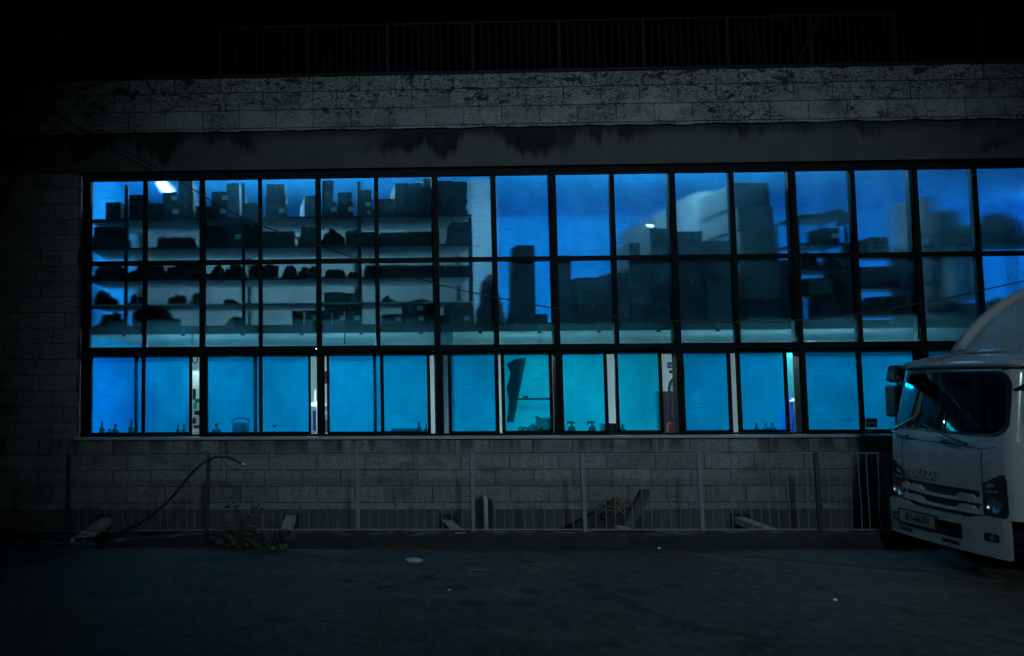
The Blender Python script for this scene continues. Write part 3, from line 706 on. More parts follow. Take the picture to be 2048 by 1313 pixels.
# contents of the metal shelf unit
stack('tier3', 1644, 1681, [456], 'carton with a lighter front panel, third tier of metal shelf', .35, 'card2', mark='label')
bundle('tier2', 1602, 1648, 505, 'slumped dark bag on the second tier of the metal shelf', .35, name='bag', cat='bag')
bundle('tier2', 1655, 1694, 516, 'small soft bundle at right on the metal shelf second tier', .3)
stack('tier1', 1612, 1662, [556], 'grey carton on the lowest tier board of the metal shelf', .35, 'card')
bundle('tier1', 1660, 1692, 545, 'dark sack leaning behind the grey carton, metal shelf', .3, back=.1)
stack('tier0', 1636, 1680, [592], 'dim carton on the floor inside the metal shelf', .35, 'card2', back=.1)
m = MB(); a = onY(1640, 430, YF); zt = SH['tier4']
xs = [onY(p, 430, YF).x for p in (1594, 1640, 1676, 1702)]; hs = (0, .03, .095, .02)
for i in range(3): m.prism([(xs[i], YF-.03, zt), (xs[i+1], YF-.03, zt), (xs[i+1], YF-.03, zt+hs[i+1]+.012), (xs[i], YF-.03, zt+hs[i]+.012)], (0, .6, 0))
m.prism([(xs[3], YF-.03, zt+.03), (xs[3]-.05, YF-.03, zt+.03), (xs[3]-.06, YF-.03, zt-.09), (xs[3]-.02, YF-.03, zt-.12)], (0, .3, 0))
tag(m.build('tarpaulin', 'sack', None), 'dark tarpaulin draped over the top of the metal shelf unit', 'tarpaulin')
# side shelf
stack('high', 1716, 1739, [482], 'small dark carton at the left on the upper side shelf board', .4, 'card2')
stack('high', 1741, 1778, [475], 'carton with a pale rim on the upper side shelf board', .4, 'card', mark='line')
stack('mid', 1718, 1755, [534], 'left half of the long dark carton row, side shelf middle', .4, 'card2')
stack('mid', 1756, 1797, [533], 'right half of the long dark carton row, side shelf middle', .4, 'card2')
bundle('low', 1720, 1742, 596, 'small dark bundle at the left on the lowest side shelf board', .3)
stack('low', 1746, 1777, [593], 'dark carton in the middle of the lowest side shelf board', .3, 'card2')
stack('low', 1800, 1834, [591], 'dark carton at the right of the lowest side shelf board', .3, 'card2')
# covered goods behind the truck
z = ZM
stack('floor', 1848, 1872, [394], 'tall grey carton column rising behind the covered goods', .7, 'card', back=1.5)
stack('floor', 1882, 1925, [421], 'broad grey carton column behind the dark covered load', .7, 'card', back=1.4)
def hung(px0, px1, py0, py1, Y, d, label, name='covered_load', mat='sack', cat='load', rough=.12):
    a, b = onY(px0, py1, Y), onY(px1, py0, Y)
    m = MB(); m.lump(((a.x+b.x)/2, Y+d/2, a.z), (b.x-a.x)/2, d/2, (b.z-a.z)/2, px0*.1, rough, n=18); return tag(m.build(name, mat, None, True), label, cat)
zt_ = zpx(474, YF+.8, 1900)
xa, xb = onY(1852, 470, YF+.8).x, onY(2120, 470, YF+.8).x
T_ = empty('work_table', ((xa+xb)/2, YF+1.2, ZM), 'tall dark topped table standing behind the truck roof upstairs', 'table')
m = MB(); m.box(xa, xb, YF+.8, YF+1.6, zt_-.12, zt_); m.build('tabletop', 'board', T_)
for x in (xa+.1, xb-.1):
    for y in (YF+.85, YF+1.5): m = MB(); m.box(x-.04, x+.04, y, y+.08, ZM, zt_-.12); m.build('leg', 'board', T_)
hung(1852, 1912, 424, 474, YF+.85, .5, 'dark covered load at the left end of the tall table')
hung(1925, 1975, 444, 474, YF+.85, .5, 'low dark covered load in the middle of the tall table')
hung(1980, 2075, 418, 474, YF+.9, .6, 'big dark covered load at the right end of the tall table')
hung(1856, 1888, 517, 566, YF+.55, .3, 'dark bag hanging below the front edge of the tall table', 'hanging_bag', 'sack', 'bag')
m = MB(); a = onY(1862, 475, YF+.6); b = onY(1884, 520, YF+.6)
bundle('floor', 1858, 1940, 590, 'dark blurred heap under the tall table left end', .6, back=.4)
bundle('floor', 1950, 2060, 600, 'dark blurred heap under the tall table hidden by the truck', .6, back=.4)
# two cloths hanging below the table
for (p0, p1, lb) in ((1888,1910,'pale cloth strip hanging under the tall table nearer the window mullion'), (1925,1960,'wide pale cloth hanging under the tall table nearer the truck')):
    a, b = onY(p0, 480, YF+.95).x, onY(p1, 480, YF+.95).x
    m = MB(); m.grid(lambda u, v, a=a, b=b: (a+(b-a)*u, YF+.95+.03*math.sin(u*14), zt_-.13-.9*v), 20, 6)
    tag(m.build('cloth', 'pale', None, True, solid=.004), lb, 'cloth')

# ------------------------------------------------------------------ things on the inner sill, lower room
ZI = ZSILL+.041
def bottle(px, h, r, mat, label, Y=11.37, spray=False, cap='black', name='bottle'):
    x = onY(px, 855, Y).x; o = empty(name, (x, Y, ZI), label, 'bottle', 'bottles along the inner sill')
    h *= 1.3; r *= 1.2; hb = h*.62
    m = MB(); m.lathe((x, Y, ZI), [(r*.9,0),(r,.01),(r,hb*.7),(r*.85,hb*.85),(r*.35,hb)], 14); m.build('body', mat, o, True)
    m = MB()
    if spray:
        m.lathe((x, Y, ZI+hb), [(r*.35,0),(r*.35,h*.12)], 10); m.box(x-r*1.2, x+r*.5, Y-.012, Y+.012, ZI+hb+h*.12, ZI+h*.92)
        m.prism([(x-r*1.1,Y-.01,ZI+h*.78),(x-r*.8,Y-.01,ZI+h*.78),(x-r*1.2,Y-.01,ZI+h*.6),(x-r*1.35,Y-.01,ZI+h*.62)], (0,.02,0))
        m.prism([(x+r*.3,Y-.01,ZI+h*.92),(x+r*.5,Y-.01,ZI+h*.9),(x+r*.95,Y-.01,ZI+h*.72),(x+r*.8,Y-.01,ZI+h*.7)], (0,.02,0)); m.build('spray_head', cap, o)
    else: m.lathe((x, Y, ZI+hb), [(r*.35,0),(r*.4,h*.05),(r*.4,h*.38)], 10); m.build('cap', cap, o, True)
bottle(204, .17, .035, 'black', 'dark bottle farthest left on the inner sill, first sash')
bottle(219, .08, .045, 'pink', 'low mauve jar beside the farthest left bottle')
bottle(231, .14, .045, 'black', 'round dark bottle right of the mauve jar')
bottle(263, .20, .04, 'green', 'tall dim bottle against the first sash stile', 11.39)
bottle(356, .13, .03, 'black', 'left one of two small bottles before the red oddments gap')
bottle(368, .13, .03, 'pink', 'right one of two small bottles before the red oddments gap')
bottle(433, .14, .06, 'pink', 'dim mauve jar left of the handled bucket', 11.40)
bottle(838, .15, .04, 'pink', 'mauve bottle at the end of the low blurred tray')
bottle(852, .12, .03, 'pink', 'small mauve bottle next to the bright cyan gap')
bottle(1143, .16, .045, 'black', 'spray bottle right of the wide mullion, left of the pair', spray=True)
bottle(1184, .16, .045, 'black', 'spray bottle of the pair, nearer the dark square tin', spray=True)
bottle(1245, .11, .04, 'black', 'short dim bottle right of the dark square tin')
bottle(1513, .11, .035, 'pink', 'faint mauve bottle, the one standing alone, left of the blurred couple', 11.42)
bottle(1531, .11, .04, 'pink', 'first bottle of the faint blurred couple, sixth sliding window', 11.42)
bottle(1545, .12, .045, 'pink', 'second bottle of the faint blurred couple, sixth sliding window', 11.42)
x = onY(481, 850, 11.45).x
o = empty('bucket', (x, 11.45, ZI), 'squat mauve bucket with its arched handle raised on the inner sill', 'bucket')
m = MB(); m.lathe((x, 11.45, ZI), [(.10,0),(.125,.01),(.14,.19),(.13,.19),(.115,.03)], 18); m.build('body', 'pink', o, True)
m = MB(); m.tube([(x+.135*math.cos(t), 11.45, ZI+.19+.07*math.sin(t)) for t in [PI*i/10 for i in range(11)]], .014, 6); m.build('handle', 'pink', o, True)
x = onY(549, 850, 11.45).x
o = empty('potted_sprig', (x, 11.45, ZI), 'tiny dark sprig in a pale pot on the inner sill', 'plant')
m = MB(); m.lathe((x, 11.45, ZI), [(.03,0),(.045,.07),(.04,.075)], 12); m.build('pot', 'white', o, True)
m = MB()
for i in range(14):
    t = i*2.4; m.face([(x,11.45,ZI+.10),(x+.05*math.cos(t),11.45+.05*math.sin(t),ZI+.15+.02*math.sin(i)),(x+.05*math.cos(t+.5),11.45+.05*math.sin(t+.5),ZI+.14)])
m.build('foliage', 'leaf', o)
a, b = onY(782, 860, 11.45).x, onY(836, 860, 11.45).x
m = MB(); m.box(a, b, 11.42, 11.52, ZI, ZI+.065); m.box(a+.02, b-.02, 11.44, 11.50, ZI+.065, ZI+.085)
tag(m.build('tray', 'pink', None, bevel=.012), 'low blurred mauve tray on the inner sill, third sliding window', 'tray')
a, b = onY(1206, 850, 11.40).x, onY(1234, 850, 11.40).x
m = MB(); m.box(a, b, 11.38, 11.52, ZI, ZI+.13); m.box(a-.006, b+.006, 11.374, 11.526, ZI+.131, ZI+.15)
tag(m.build('tin', 'black', None, bevel=.006), 'dark square lidded tin behind the fifth sash stiles', 'tin')
p = onY(1213, 833, 11.39)
m = MB(); m.lathe((p.x, 11.39, ZI+.151), [(.02,0),(.02,.03),(.008,.035)], 10); m.lathe((p.x, 11.39, ZI+.19), [(.004,0),(.013,.008),(.013,.02),(.004,.028)], 10, 1)
tag(m.build('indicator_lamp', ['black', 'spark'], None), 'tiny lit white indicator lamp on the dark square tin', 'lamp')
# fourth sliding window: poster, bar, bag and roll
m = MB(); P = lambda px, py, Y=11.40: onY(px, py, Y)
pts = [P(1014,728), P(1032,718), P(1053,715), P(1047,745), P(1037,795), P(1028,845), P(1014,845), P(1018,800), P(1013,775), P(1022,748)]
m.prism(pts, (0, .012, 0)); tag(m.build('torn_poster', 'board', None), 'dark torn poster hanging slanted inside the fourth sliding window', 'poster')
a, b = onY(1030, 797, 11.42), onY(1104, 797, 11.42)
m = MB(); m.box(a.x, b.x, 11.41, 11.44, a.z-.03, a.z+.004); m.box(a.x+.12, a.x+.19, 11.405, 11.43, a.z+.004, a.z+.035)
tag(m.build('rail_bar', 'board', None), 'thin dark horizontal bar with a small clip inside the fourth sliding window', 'bar')
a, b = onY(1076, 860, 11.45), onY(1106, 833, 11.45)
m = MB(); m.prism([(a.x,11.42,ZI),(b.x,11.42,ZI),(b.x,11.42,b.z-.02),(a.x+.06,11.42,b.z-.03),(a.x+.0,11.42,b.z+.005)], (0,.14,0)); m.lump((a.x+.10,11.42,ZI), .1, .06, .07, 4)
tag(m.build('shopping_bag', 'sack', None, bevel=.01), 'dark bag with a pointed corner on the sill by the wide mullion', 'bag')
a = onY(1048, 859, 11.42)
m = MB(); m.lathe((a.x, 11.36, ZI+.055), [(.052,0),(.055,.005),(.055,.2),(.02,.2)], 18, 0, 'Y'); m.lathe((a.x, 11.355, ZI+.055), [(.024,0),(.024,.004)], 14, 1, 'Y')
tag(m.build('paper_roll', ['black', 'white'], None), 'dark roll with a pale core lying end on beside the pointed bag', 'roll')
a = onY(1068, 850, 11.44)
m = MB(); m.lump((a.x, 11.5, ZI), .09, .07, .07, 6, .3); tag(m.build('cloth_heap', 'teal', None, True), 'crumpled teal cloth between the dark roll and the pointed bag', 'cloth')
# slivers seen through the open gaps
def sliver(px0, px1, py0, py1, Y, mat, name, label, cat, d=.08, bev=.01):
    a, b = onY(px0, py1, Y), onY(px1, py0, Y); m = MB(); m.box(a.x, b.x, Y, Y+d, a.z, b.z); return tag(m.build(name, mat, None, bevel=bev), label, cat)
YS = 12.0
cab = sliver(612, 634, 812, 900, YS+.12, 'white', 'cabinet', 'white cabinet behind the second gap, below the enamel shade', 'cabinet', .5)
m = MB(); p = onY(630, 808, YS); m.lathe((p.x, YS, p.z-.03), [(.085,0),(.08,.015),(.05,.05),(.014,.07),(.014,.25)], 18); tag(m.build('enamel_shade', 'white', None, True), 'round white lamp shade seen in the gap left of the third mullion', 'lamp shade')
sliver(626, 632, 822, 862, YS-.02, 'blue', 'blue_cloth', 'blue cloth hanging under the white shade in the second gap', 'cloth', .03)
sliver(640, 660, 742, 768, YS, 'board', 'wall_box', 'dark wall box high in the narrow third gap', 'box')
sliver(640, 660, 810, 822, YS, 'white', 'paper_stack', 'white paper stack in the narrow third gap, upper one', 'paper')
sliver(640, 660, 829, 838, YS, 'white', 'paper_stack', 'white paper stack in the narrow third gap, lower one', 'paper')
sliver(640, 660, 840, 866, YS, 'teal', 'crate', 'pale teal crate at the foot of the narrow third gap', 'crate')
# red oddments gap
def oddment(px0, px1, py0, py1, mat, name, label, cat): sliver(px0, px1, py0, py1, YS, mat, name, label, cat)
pg0, pg1 = onY(372, 770, YS+.06), onY(402, 770, YS+.06)
m = MB(); m.box(onY(370,880,YS+.1).x, onY(412,880,YS+.1).x, YS+.1, YS+.14, onY(390,880,YS+.1).z, onY(390,742,YS+.1).z)
tag(m.build('pegboard', 'pale', None), 'pale pegboard hung with small tools behind the first gap', 'board')
oddment(385,391,778,800,'black','hand_tool','black handled tool hanging highest on the pegboard','tool')
oddment(389,398,797,806,'green','tape_reel','green tape reel on the pegboard','reel')
oddment(386,394,806,818,'teal','plastic_tub','teal plastic tub below the green reel','tub')
oddment(388,400,822,830,'black','pliers','black pliers hanging below the teal tub','pliers')
oddment(385,391,836,848,'black','wire_coil','black wire coil left below the pliers','coil')
oddment(387,402,851,857,'red','toolbox','red toolbox near the foot of the first gap','toolbox')
oddment(384,402,862,875,'white','rag','pale rag at the very foot of the first gap','rag')
m = MB(); p = onY(390, 716, YS)
m.tube([(p.x+.07*math.cos(t)*.6, YS, p.z+.09*math.sin(t)) for t in [2*PI*i/16 for i in range(17)]], .012, 6); tag(m.build('hanging_hoop', 'black', None), 'small dark hoop hanging at the top of the first gap', 'hoop')
# sign, pipe and extinguisher gap
p = onY(1350, 790, YS+.1)
m = MB(); m.box(onY(1318,860,YS+.3).x, onY(1362,860,YS+.3).x, YS+.3, YS+.34, onY(1340,880,YS+.3).z, onY(1340,783,YS+.3).z); tag(m.build('door', 'pink', None), 'mauve lower door panel behind the extinguisher gap', 'door')
sg = sliver(1335, 1347, 725, 737, YS, 'blue', 'wall_sign', 'small square blue sign with a white symbol behind the fifth gap', 'sign', .012, .001)
a, b = onY(1336.5,733,YS), onY(1345,728,YS); m = MB()
m.box(a.x, b.x, YS-.003, YS-.001, a.z, a.z+.008); m.box(a.x, a.x+.008, YS-.003, YS-.001, a.z+.009, b.z); m.box(b.x-.03, b.x-.022, YS-.003, YS-.001, a.z+.009, b.z); m.build('symbol', 'paper', sg)
sliver(1339, 1349, 741, 747, YS, 'red', 'notice', 'small red notice under the blue sign', 'notice', .01, .001)
m = MB(); p0 = onY(1347, 758, YS); m.tube([p0, onY(1341,764,YS), onY(1338,775,YS), onY(1339,800,YS), onY(1341,850,YS)], .02, 8); tag(m.build('hose', 'black', None, True), 'black hose running down to the red fire extinguisher', 'hose')
sliver(1341, 1350, 757, 782, YS+.05, 'white', 'hanging_paper', 'white crumpled papers hanging beside the black hose', 'paper', .04)
x = onY(1343, 860, 11.45).x
o = empty('fire_extinguisher', (x, 11.45, ZI), 'red fire extinguisher standing in the gap below the blue sign', 'extinguisher')
m = MB(); m.lathe((x,11.45,ZI), [(.055,0),(.06,.01),(.06,.12),(.045,.15),(.02,.165)], 16); m.build('cylinder', 'red', o, True)
m = MB(); m.box(x-.02,x+.05,11.44,11.46,ZI+.165,ZI+.185); m.box(x-.01,x+.06,11.442,11.458,ZI+.195,ZI+.205); m.build('handle', 'black', o)
# blue bundle gap
sliver(1572, 1598, 700, 795, YS+.2, 'teal', 'wall_panel', 'bright teal wall panel behind the sixth gap', 'panel', .03)
m = MB(); p = onY(1591, 802, YS); m.lathe((p.x, YS, p.z-.03), [(.02,0),(.075,.012),(.08,.035),(.03,.055)], 16); tag(m.build('white_bowl', 'white', None, True), 'white bowl atop the blue bundle in the sixth gap', 'bowl')
p = onY(1588, 868, YS); q = onY(1588, 806, YS)
m = MB(); m.lump((p.x, YS+.1, p.z), .12, .08, (q.z-p.z)/2.1, 8, .5); tag(m.build('bundle', 'blue', None, True), 'tall dark blue plastic bundle in the sixth gap', 'bundle')

# ------------------------------------------------------------------ roof railing
def railing_panel(m, x0, x1, Y, z0, z1, step, r):
    n = max(2, round((x1-x0)/step))
    m.box(x0, x1, Y-.015, Y+.015, z1-.03, z1); m.box(x0, x1, Y-.014, Y+.014, z0, z0+.03)
    for i in range(1, n):
        x = x0+(x1-x0)*i/n; m.box(x-r, x+r, Y-r, Y+r, z0+.03, z1-.031)
RY = 11.42; zb, zt = 6.79, 7.70
pp = [12, 115, 285, 440, 615, 775, 945, 1118, 1287, 1455, 1622, 1790, 1960, 2140]
RR = empty('roof_railing', (2.5, RY, 6.775), 'long thin barred railing along the flat roof edge', 'railing')
xs = [onY(p, 120, RY).x for p in pp]
for i in range(len(xs)-1):
    m = MB(); railing_panel(m, xs[i]+.026, xs[i+1]-.026, RY, zb+.03, zt, .112, .0065); m.build('panel', 'railing', RR)
for i, x in enumerate(xs):
    m = MB(); m.box(x-.025, x+.025, RY-.025, RY+.025, 6.776, zt+.005); m.build('post', 'railing', RR)
m = MB(); m.box(xs[0]-.014, xs[0]+.014, RY+.03, RY+6, zt-.03, zt); m.box(xs[0]-.014, xs[0]+.014, RY+.03, RY+6, zb+.03, zb+.06)
for i in range(1, 42): y = RY+.03+i*.145; m.box(xs[0]-.008, xs[0]+.008, y-.008, y+.008, zb+.06, zt-.031)
m.build('side_panel', 'railing', RR)
x = onY(107, 70, RY+.1).x
FL = empty('floodlight', (x, RY+.1, 6.776), 'unlit grey floodlight on a short pole at the left roof corner', 'floodlight')
m = MB(); m.tube([(x,RY+.12,6.776),(x,RY+.12,7.45)], .03, 8); m.build('pole', 'fence', FL)
a, b = onY(102, 88, RY), onY(127, 56, RY)
m = MB(); m.box(a.x, b.x, RY-.03, RY+.1, a.z+.05, b.z, 0, 0, .012); m.build('head', 'galv', FL, bevel=.02)
m = MB(); m.box(a.x, a.x+.12, RY+.0, RY+.08, a.z, a.z+.05); m.build('bracket', 'galv', FL)
a, b = onY(66, 164, RY-.15), onY(97, 150, RY-.15)
m = MB(); m.box(a.x, b.x, RY-.2, RY+.0, 6.776, b.z); tag(m.build('junction_box', 'fence', None, bevel=.012), 'small grey junction box on the roof edge by the floodlight', 'junction box')
m = MB(); m.tube([onY(1590, 140, RY-.05), onY(1611, 92, RY-.05), onY(1633, 45, RY-.05)], .022, 6); tag(m.build('leaning_pole', 'railing', None), 'thin pole leaning slantwise against the roof railing', 'pole')

# ------------------------------------------------------------------ street fence, pickets as sub-parts
FY = 10.05
fp = [-175, 134, 414, 715, 945, 1168, 1402, 1637, 1880, 2140]
FE = empty('street_fence', (2.5, FY, .15), 'rusty grey picket fence on the kerb before the warehouse', 'fence')
fx = [onY(p, 985, FY).x for p in fp]
pick = None
def fz(x): return .205 - .02*max(0, min(1, (-x-1)/2)), 1.183+.006*math.sin(x*1.3)
for i in range(len(fx)-1):
    x0, x1 = fx[i]+.03, fx[i+1]-.03; z0a, z1a = fz(x0); z0b, z1b = fz(x1)
    m = MB()
    sag = random.uniform(-.008, .004)
    m.tube([(x0,FY,z1a),((x0+x1)/2,FY-.004,(z1a+z1b)/2+sag),(x1,FY,z1b)], .010, 6); m.tube([(x0,FY,z0a),((x0+x1)/2,FY,(z0a+z0b)/2),(x1,FY,z0b)], .010, 6)
    pan = m.build('panel', 'fence', FE)
    n = round((x1-x0)/.1235)
    for j in range(1, n):
        x = x0+(x1-x0)*j/n + random.uniform(-.012, .012)
        if pick is None:
            pm = MB(); pm.tube([(0,0,.0),(.004,.002,.33),(-.003,0,.66),(0,0,.98)], .0055, 6)
            pick = pm.build('picket', 'fence', None, loc=(0,0,0)); pk = pick
        else: pk = pick.copy(); COL.objects.link(pk)
        pk.parent = pan; pk.location = Vector((x, FY, fz(x)[0])) - FE.location
        lean = (-.055 if x < -2.4 else -.03 if x < -1 else 0) + random.uniform(-.012, .012)
        pk.rotation_euler = (random.uniform(-.02, .02), -lean if False else lean*-1*0+random.uniform(-.012,.012)+(.05 if x < -2.3 else .03 if x < -1.2 else 0), random.uniform(0, 6))
for i, x in enumerate(fx):
    z0, z1 = fz(x); m = MB(); w = .026
    tl = (.0, .012, .018, 0, .0, -.014, -.012, -.01, 0, 0)[i]
    m.box(x-w, x+w, FY-.02, FY+.02, .10 if x > -2.5 else .03, z1+.018, 0, 0, 0, tl); m.build('post', 'fence' if i in (3,4,5,6) else 'fencedark', FE, bevel=.004)

# ------------------------------------------------------------------ concrete struts across the light well
for (bx, by, tx, ty, lab) in ((150,1079,213,1036,'pale concrete strut at the far left below the hose'), (562,1084,582,1030,'pale concrete strut just right of the weeds'), (921,1066,893,1040,'short concrete strut left of the pale drain pipe'),
                             (1268,1068,1212,1036,'concrete strut below the leaning plank'), (1570,1068,1478,1034,'long concrete strut nearest the truck'), (-190,1079,-90,1040,'concrete strut at the left picture edge')):
    A = onY(bx, by, 9.99); C_ = onY(tx, ty, 11.09)
    w = .075; m = MB(); d = (C_-A)
    m.prism([A+Vector((-w,0,0)), A+Vector((w,0,0)), A+Vector((w,0,-.10)), A+Vector((-w,0,-.10))], d)
    tag(m.build('concrete_strut', 'concrete', None, bevel=.008), lab, 'strut', 'concrete struts between kerb and wall')
# dark plates on the plinth standing in for the strut shadows
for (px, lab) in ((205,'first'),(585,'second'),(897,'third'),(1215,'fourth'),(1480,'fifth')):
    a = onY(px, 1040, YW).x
    m = MB(); m.box(a-.13, a+.13, YW-.012, YW+.004, -.2, .22); m.build('strut_shadow', 'rubber', B)  # shadow below each strut painted as a dark plate

# ------------------------------------------------------------------ rubbish behind the fence
a = onY(1242, 1050, 10.75)
m = MB(); m.prism([(a.x-.98,10.80,-.1),(a.x+.22,10.80,-.1),(a.x+.24,10.80,.26),(a.x-.28,10.80,.27)], (0,.22,0)); m.lump((a.x-.05, 10.72, -.1), .40, .22, .19, 5, .28, n=18); m.lump((a.x+.0, 10.8, .22), .26, .2, .11, 11, .35, n=14)  # lumps are rubbish; the sloping prism stands in for a triangular shadow
hp = tag(m.build('rubbish_heap', 'debris', None, True), 'dark rubbish heap with dry straw on top behind the fence', 'heap')
m = MB()
for i in range(150):
    t = random.uniform(0, 2*PI); r = random.uniform(0, .34); x, y = a.x+.06+r*math.cos(t), 10.72+.6*r*math.sin(t); z = .32+.13*(1-r/.34)
    d = Vector((random.uniform(-1,1), random.uniform(-.6,.6), random.uniform(-.1,.5))).normalized()*random.uniform(.05,.14)
    p = Vector((x,y,z)); s = Vector((0,0,.004)); m.face([p-d-s, p-d+s, p+d+s, p+d-s])
m.build('straw', 'straw', hp)
A, C_ = onY(1246, 1080, 10.42), onY(1292, 986, 10.5)
m = MB(); m.prism([A+Vector((-.075,0,0)), A+Vector((.075,0,0)), A+Vector((.075,.06,0)), A+Vector((-.075,.06,0))], C_-A)
pl = tag(m.build('leaning_plank', 'wood', None, bevel=.006), 'thick plank with a dark end leaning out of the rubbish heap', 'plank')
D_ = (C_-A).normalized()
m = MB(); q = C_-D_*.16; m.prism([q+Vector((-.08,-.006,0)), q+Vector((.03,-.006,0)), q+Vector((.03,.067,0)), q+Vector((-.08,.067,0))], D_*.2); m.build('dark_end', 'black', pl)
x0, x1 = onY(948, 1030, YW-.04).x, onY(985, 1030, YW-.04).x
m = MB(); m.box(x0, x1, YW-.045, YW-.001, -.2, .44); dp0 = tag(m.build('recess_plate', 'rubber', None, bevel=.01), 'dark plate added in place of the recess behind the pale pipe', 'plate')  # dark plate set here instead of an open recess
x = (x0+x1)/2+.02
m = MB(); m.tube([(x,YW-.10,-.2),(x,YW-.10,.40),(x,YW-.07,.46),(x,YW-.03,.48)], .035, 10)
dp = tag(m.build('drain_pipe', 'concrete', None, True), 'short pale drain pipe at the wall foot before the dark plate', 'pipe')
# hose bent over the fence
hpts = [(150,1079),(215,1073),(262,1056),(305,1030),(345,993),(378,953),(403,929),(425,917),(446,914),(468,920),(487,929)]
P3 = [onY(p[0], p[1], 9.90+.015*i) for i, p in enumerate(hpts)]
def smooth_path(P, n=6):
    out = []
    for i in range(len(P)-1):
        a, b, c_, d_ = P[max(i-1,0)], P[i], P[i+1], P[min(i+2,len(P)-1)]
        for k in range(n):
            t = k/n; out.append(.5*((2*b)+(c_-a)*t+(2*a-5*b+4*c_-d_)*t*t+(3*b-a-3*c_+d_)*t**3))
    out.append(P[-1]); return out
o = empty('bent_hose', P3[0], 'black hose rising from the gutter and bending over the fence top', 'hose')
m = MB(); m.tube(smooth_path(P3), .0155, 8); m.build('tube', 'cable', o, True)
m = MB(); e = P3[-1]; m.tube([e+Vector((-.02,0,.01)), e+Vector((.02,0,-.012))], .028, 8); m.tube([e, e+Vector((-.03,-.01,-.09))], .010, 6); m.tube([e+Vector((.01,0,.05)), e+Vector((.012,0,-.03))], .009, 6); m.build('nozzle', 'galv', o)
m = MB(); w = [onY(a, b, 9.93) for a, b in ((445,917),(450,926),(458,934),(468,938),(480,940),(490,941))]; m.tube(smooth_path(w), .004, 5)
w = [onY(a, b, 9.93) for a, b in ((441,908),(448,903),(455,909),(450,915),(462,916),(470,914))]; m.tube(smooth_path(w), .004, 5); m.build('loose_wire', 'cable', o)

# ------------------------------------------------------------------ weeds
def weed(cx, cy, base_z, stems, label, seed):
    """stems: (azimuth, length, start tilt, droop)"""
    random.seed(seed)
    o = empty('weed', (cx, cy, base_z), label, 'weed'); sm, lm = MB(), MB()
    for (az, ln, tilt, droop) in stems:
        pts = []; p = Vector((cx, cy, base_z)); nseg = 16
        for i in range(nseg+1):
            pts.append(p.copy()); a = tilt + droop*(i/nseg)**1.5
            d = Vector((math.cos(az)*math.sin(a), math.sin(az)*math.sin(a)*.6, math.cos(a))); p = p + d*ln/nseg
        sm.tube(pts, [.0055*(1-i/(nseg+3)) for i in range(nseg+1)], 5)
        for i in range(4, nseg+1):
            tdir = (pts[min(i+1, nseg)]-pts[i-1]).normalized(); side = tdir.cross(Vector((0, -1, 0))).normalized()
            L = (.155*(1-.55*abs(i-9)/8))*random.uniform(.85, 1.1)*min(1, ln/.45)
            for s_ in (-1, 1):
                dd = (side*s_ + tdir*.55 + Vector((0, random.uniform(-.35, .1), random.uniform(-.5, -.15)))).normalized()
                wv = dd.cross(Vector((random.uniform(-.3, .3), -1, random.uniform(-.5, .5)))).normalized()*.0125
                b_ = pts[i]; q = Vector((0, 0, -.012))
                lm.face([b_, b_+dd*L*.35+wv, b_+dd*L*.7+wv*.7+q*.3, b_+dd*L+q, b_+dd*L*.7-wv*.7+q*.3, b_+dd*L*.35-wv])
    sm.build('stem', 'stem', o); lm.build('foliage', 'leaf', o)
c = onY(478, 1080, 9.84)
weed(c.x, 9.84, .0, [(3.14,.66,.10,.25),(0,.60,.30,.45),(0.2,.36,.7,.8),(3.0,.42,.9,.6),(3.6,.26,.3,.9)], 'tall feathery weed growing from the gutter beside the puddle', 3)
c = onY(528, 1088, 9.82)
weed(c.x, 9.82, .0, [(0.0,.42,.85,.6),(.3,.28,.45,.9),(-.4,.34,1.1,.5),(3.3,.22,.7,.5)], 'low feathery weed sprawling right toward the concrete strut', 5)
random.seed(21)

# ------------------------------------------------------------------ small litter
c = onZ(828, 1121, 0)
o = empty('lid', (c.x, c.y, 0), 'round pale plastic lid lying on the road', 'lid')
m = MB(); m.lathe((c.x, c.y, .001), [(.10,0),(.105,.006),(.095,.01),(.08,.011)], 28); m.build('rim', 'concrete', o, True)
m = MB(); m.lathe((c.x, c.y, .0115), [(.074,0),(.072,.008),(.04,.011)], 24); m.build('dome', 'concrete', o, True)
c = onZ(251, 1083, 0)
m = MB(); m.box(c.x-.055, c.x+.055, c.y-.03, c.y+.03, .001, .035, 0, .2, .008); m.face([(c.x-.05,c.y-.07,.004),(c.x+.04,c.y-.06,.004),(c.x+.05,c.y-.03,.03),(c.x-.05,c.y-.03,.03)])
tag(m.build('paper_cup', 'white', None, bevel=.008), 'crushed white carton cup in the left gutter', 'litter')
c = onZ(84, 1104, 0)
m = MB(); m.lump((c.x, c.y, -.004), .085, .05, .03, 12, .5); m.lump((c.x-.1, c.y-.03, -.003), .035, .03, .015, 3, .5); tag(m.build('stone', 'debris', None), 'dark stone lying on the road at the far left', 'stone')
for (x0, y0, x1, y1, r, lab) in ((936,1141,973,1140,.006,'long thin pale stick on the road near the lid'), (1063,1136,1081,1140,.007,'short pale stick on the road right of the long one')):
    m = MB(); a, b = onZ(x0,y0,.008), onZ(x1,y1,.008); m.tube([a, (a+b)/2+Vector((0,.006,.004)), b], r, 6); tag(m.build('stick', 'straw', None), lab, 'stick')
for (px, py, r, lab) in ((1670,1201,.018,'tiny white pebble on the road before the truck'), (899,1181,.012,'tiny pale pebble on the road between the oil stains'), (868,1093,.015,'tiny pale pebble at the kerb foot right of the lid'), (1318,1098,.02,'pale pebble at the kerb foot below the leaning plank')):
    c = onZ(px, py, 0); m = MB(); m.lump((c.x, c.y, 0), r, r*.8, r*.5, px, .4, n=8); tag(m.build('pebble', 'white', None, True), lab, 'pebble')

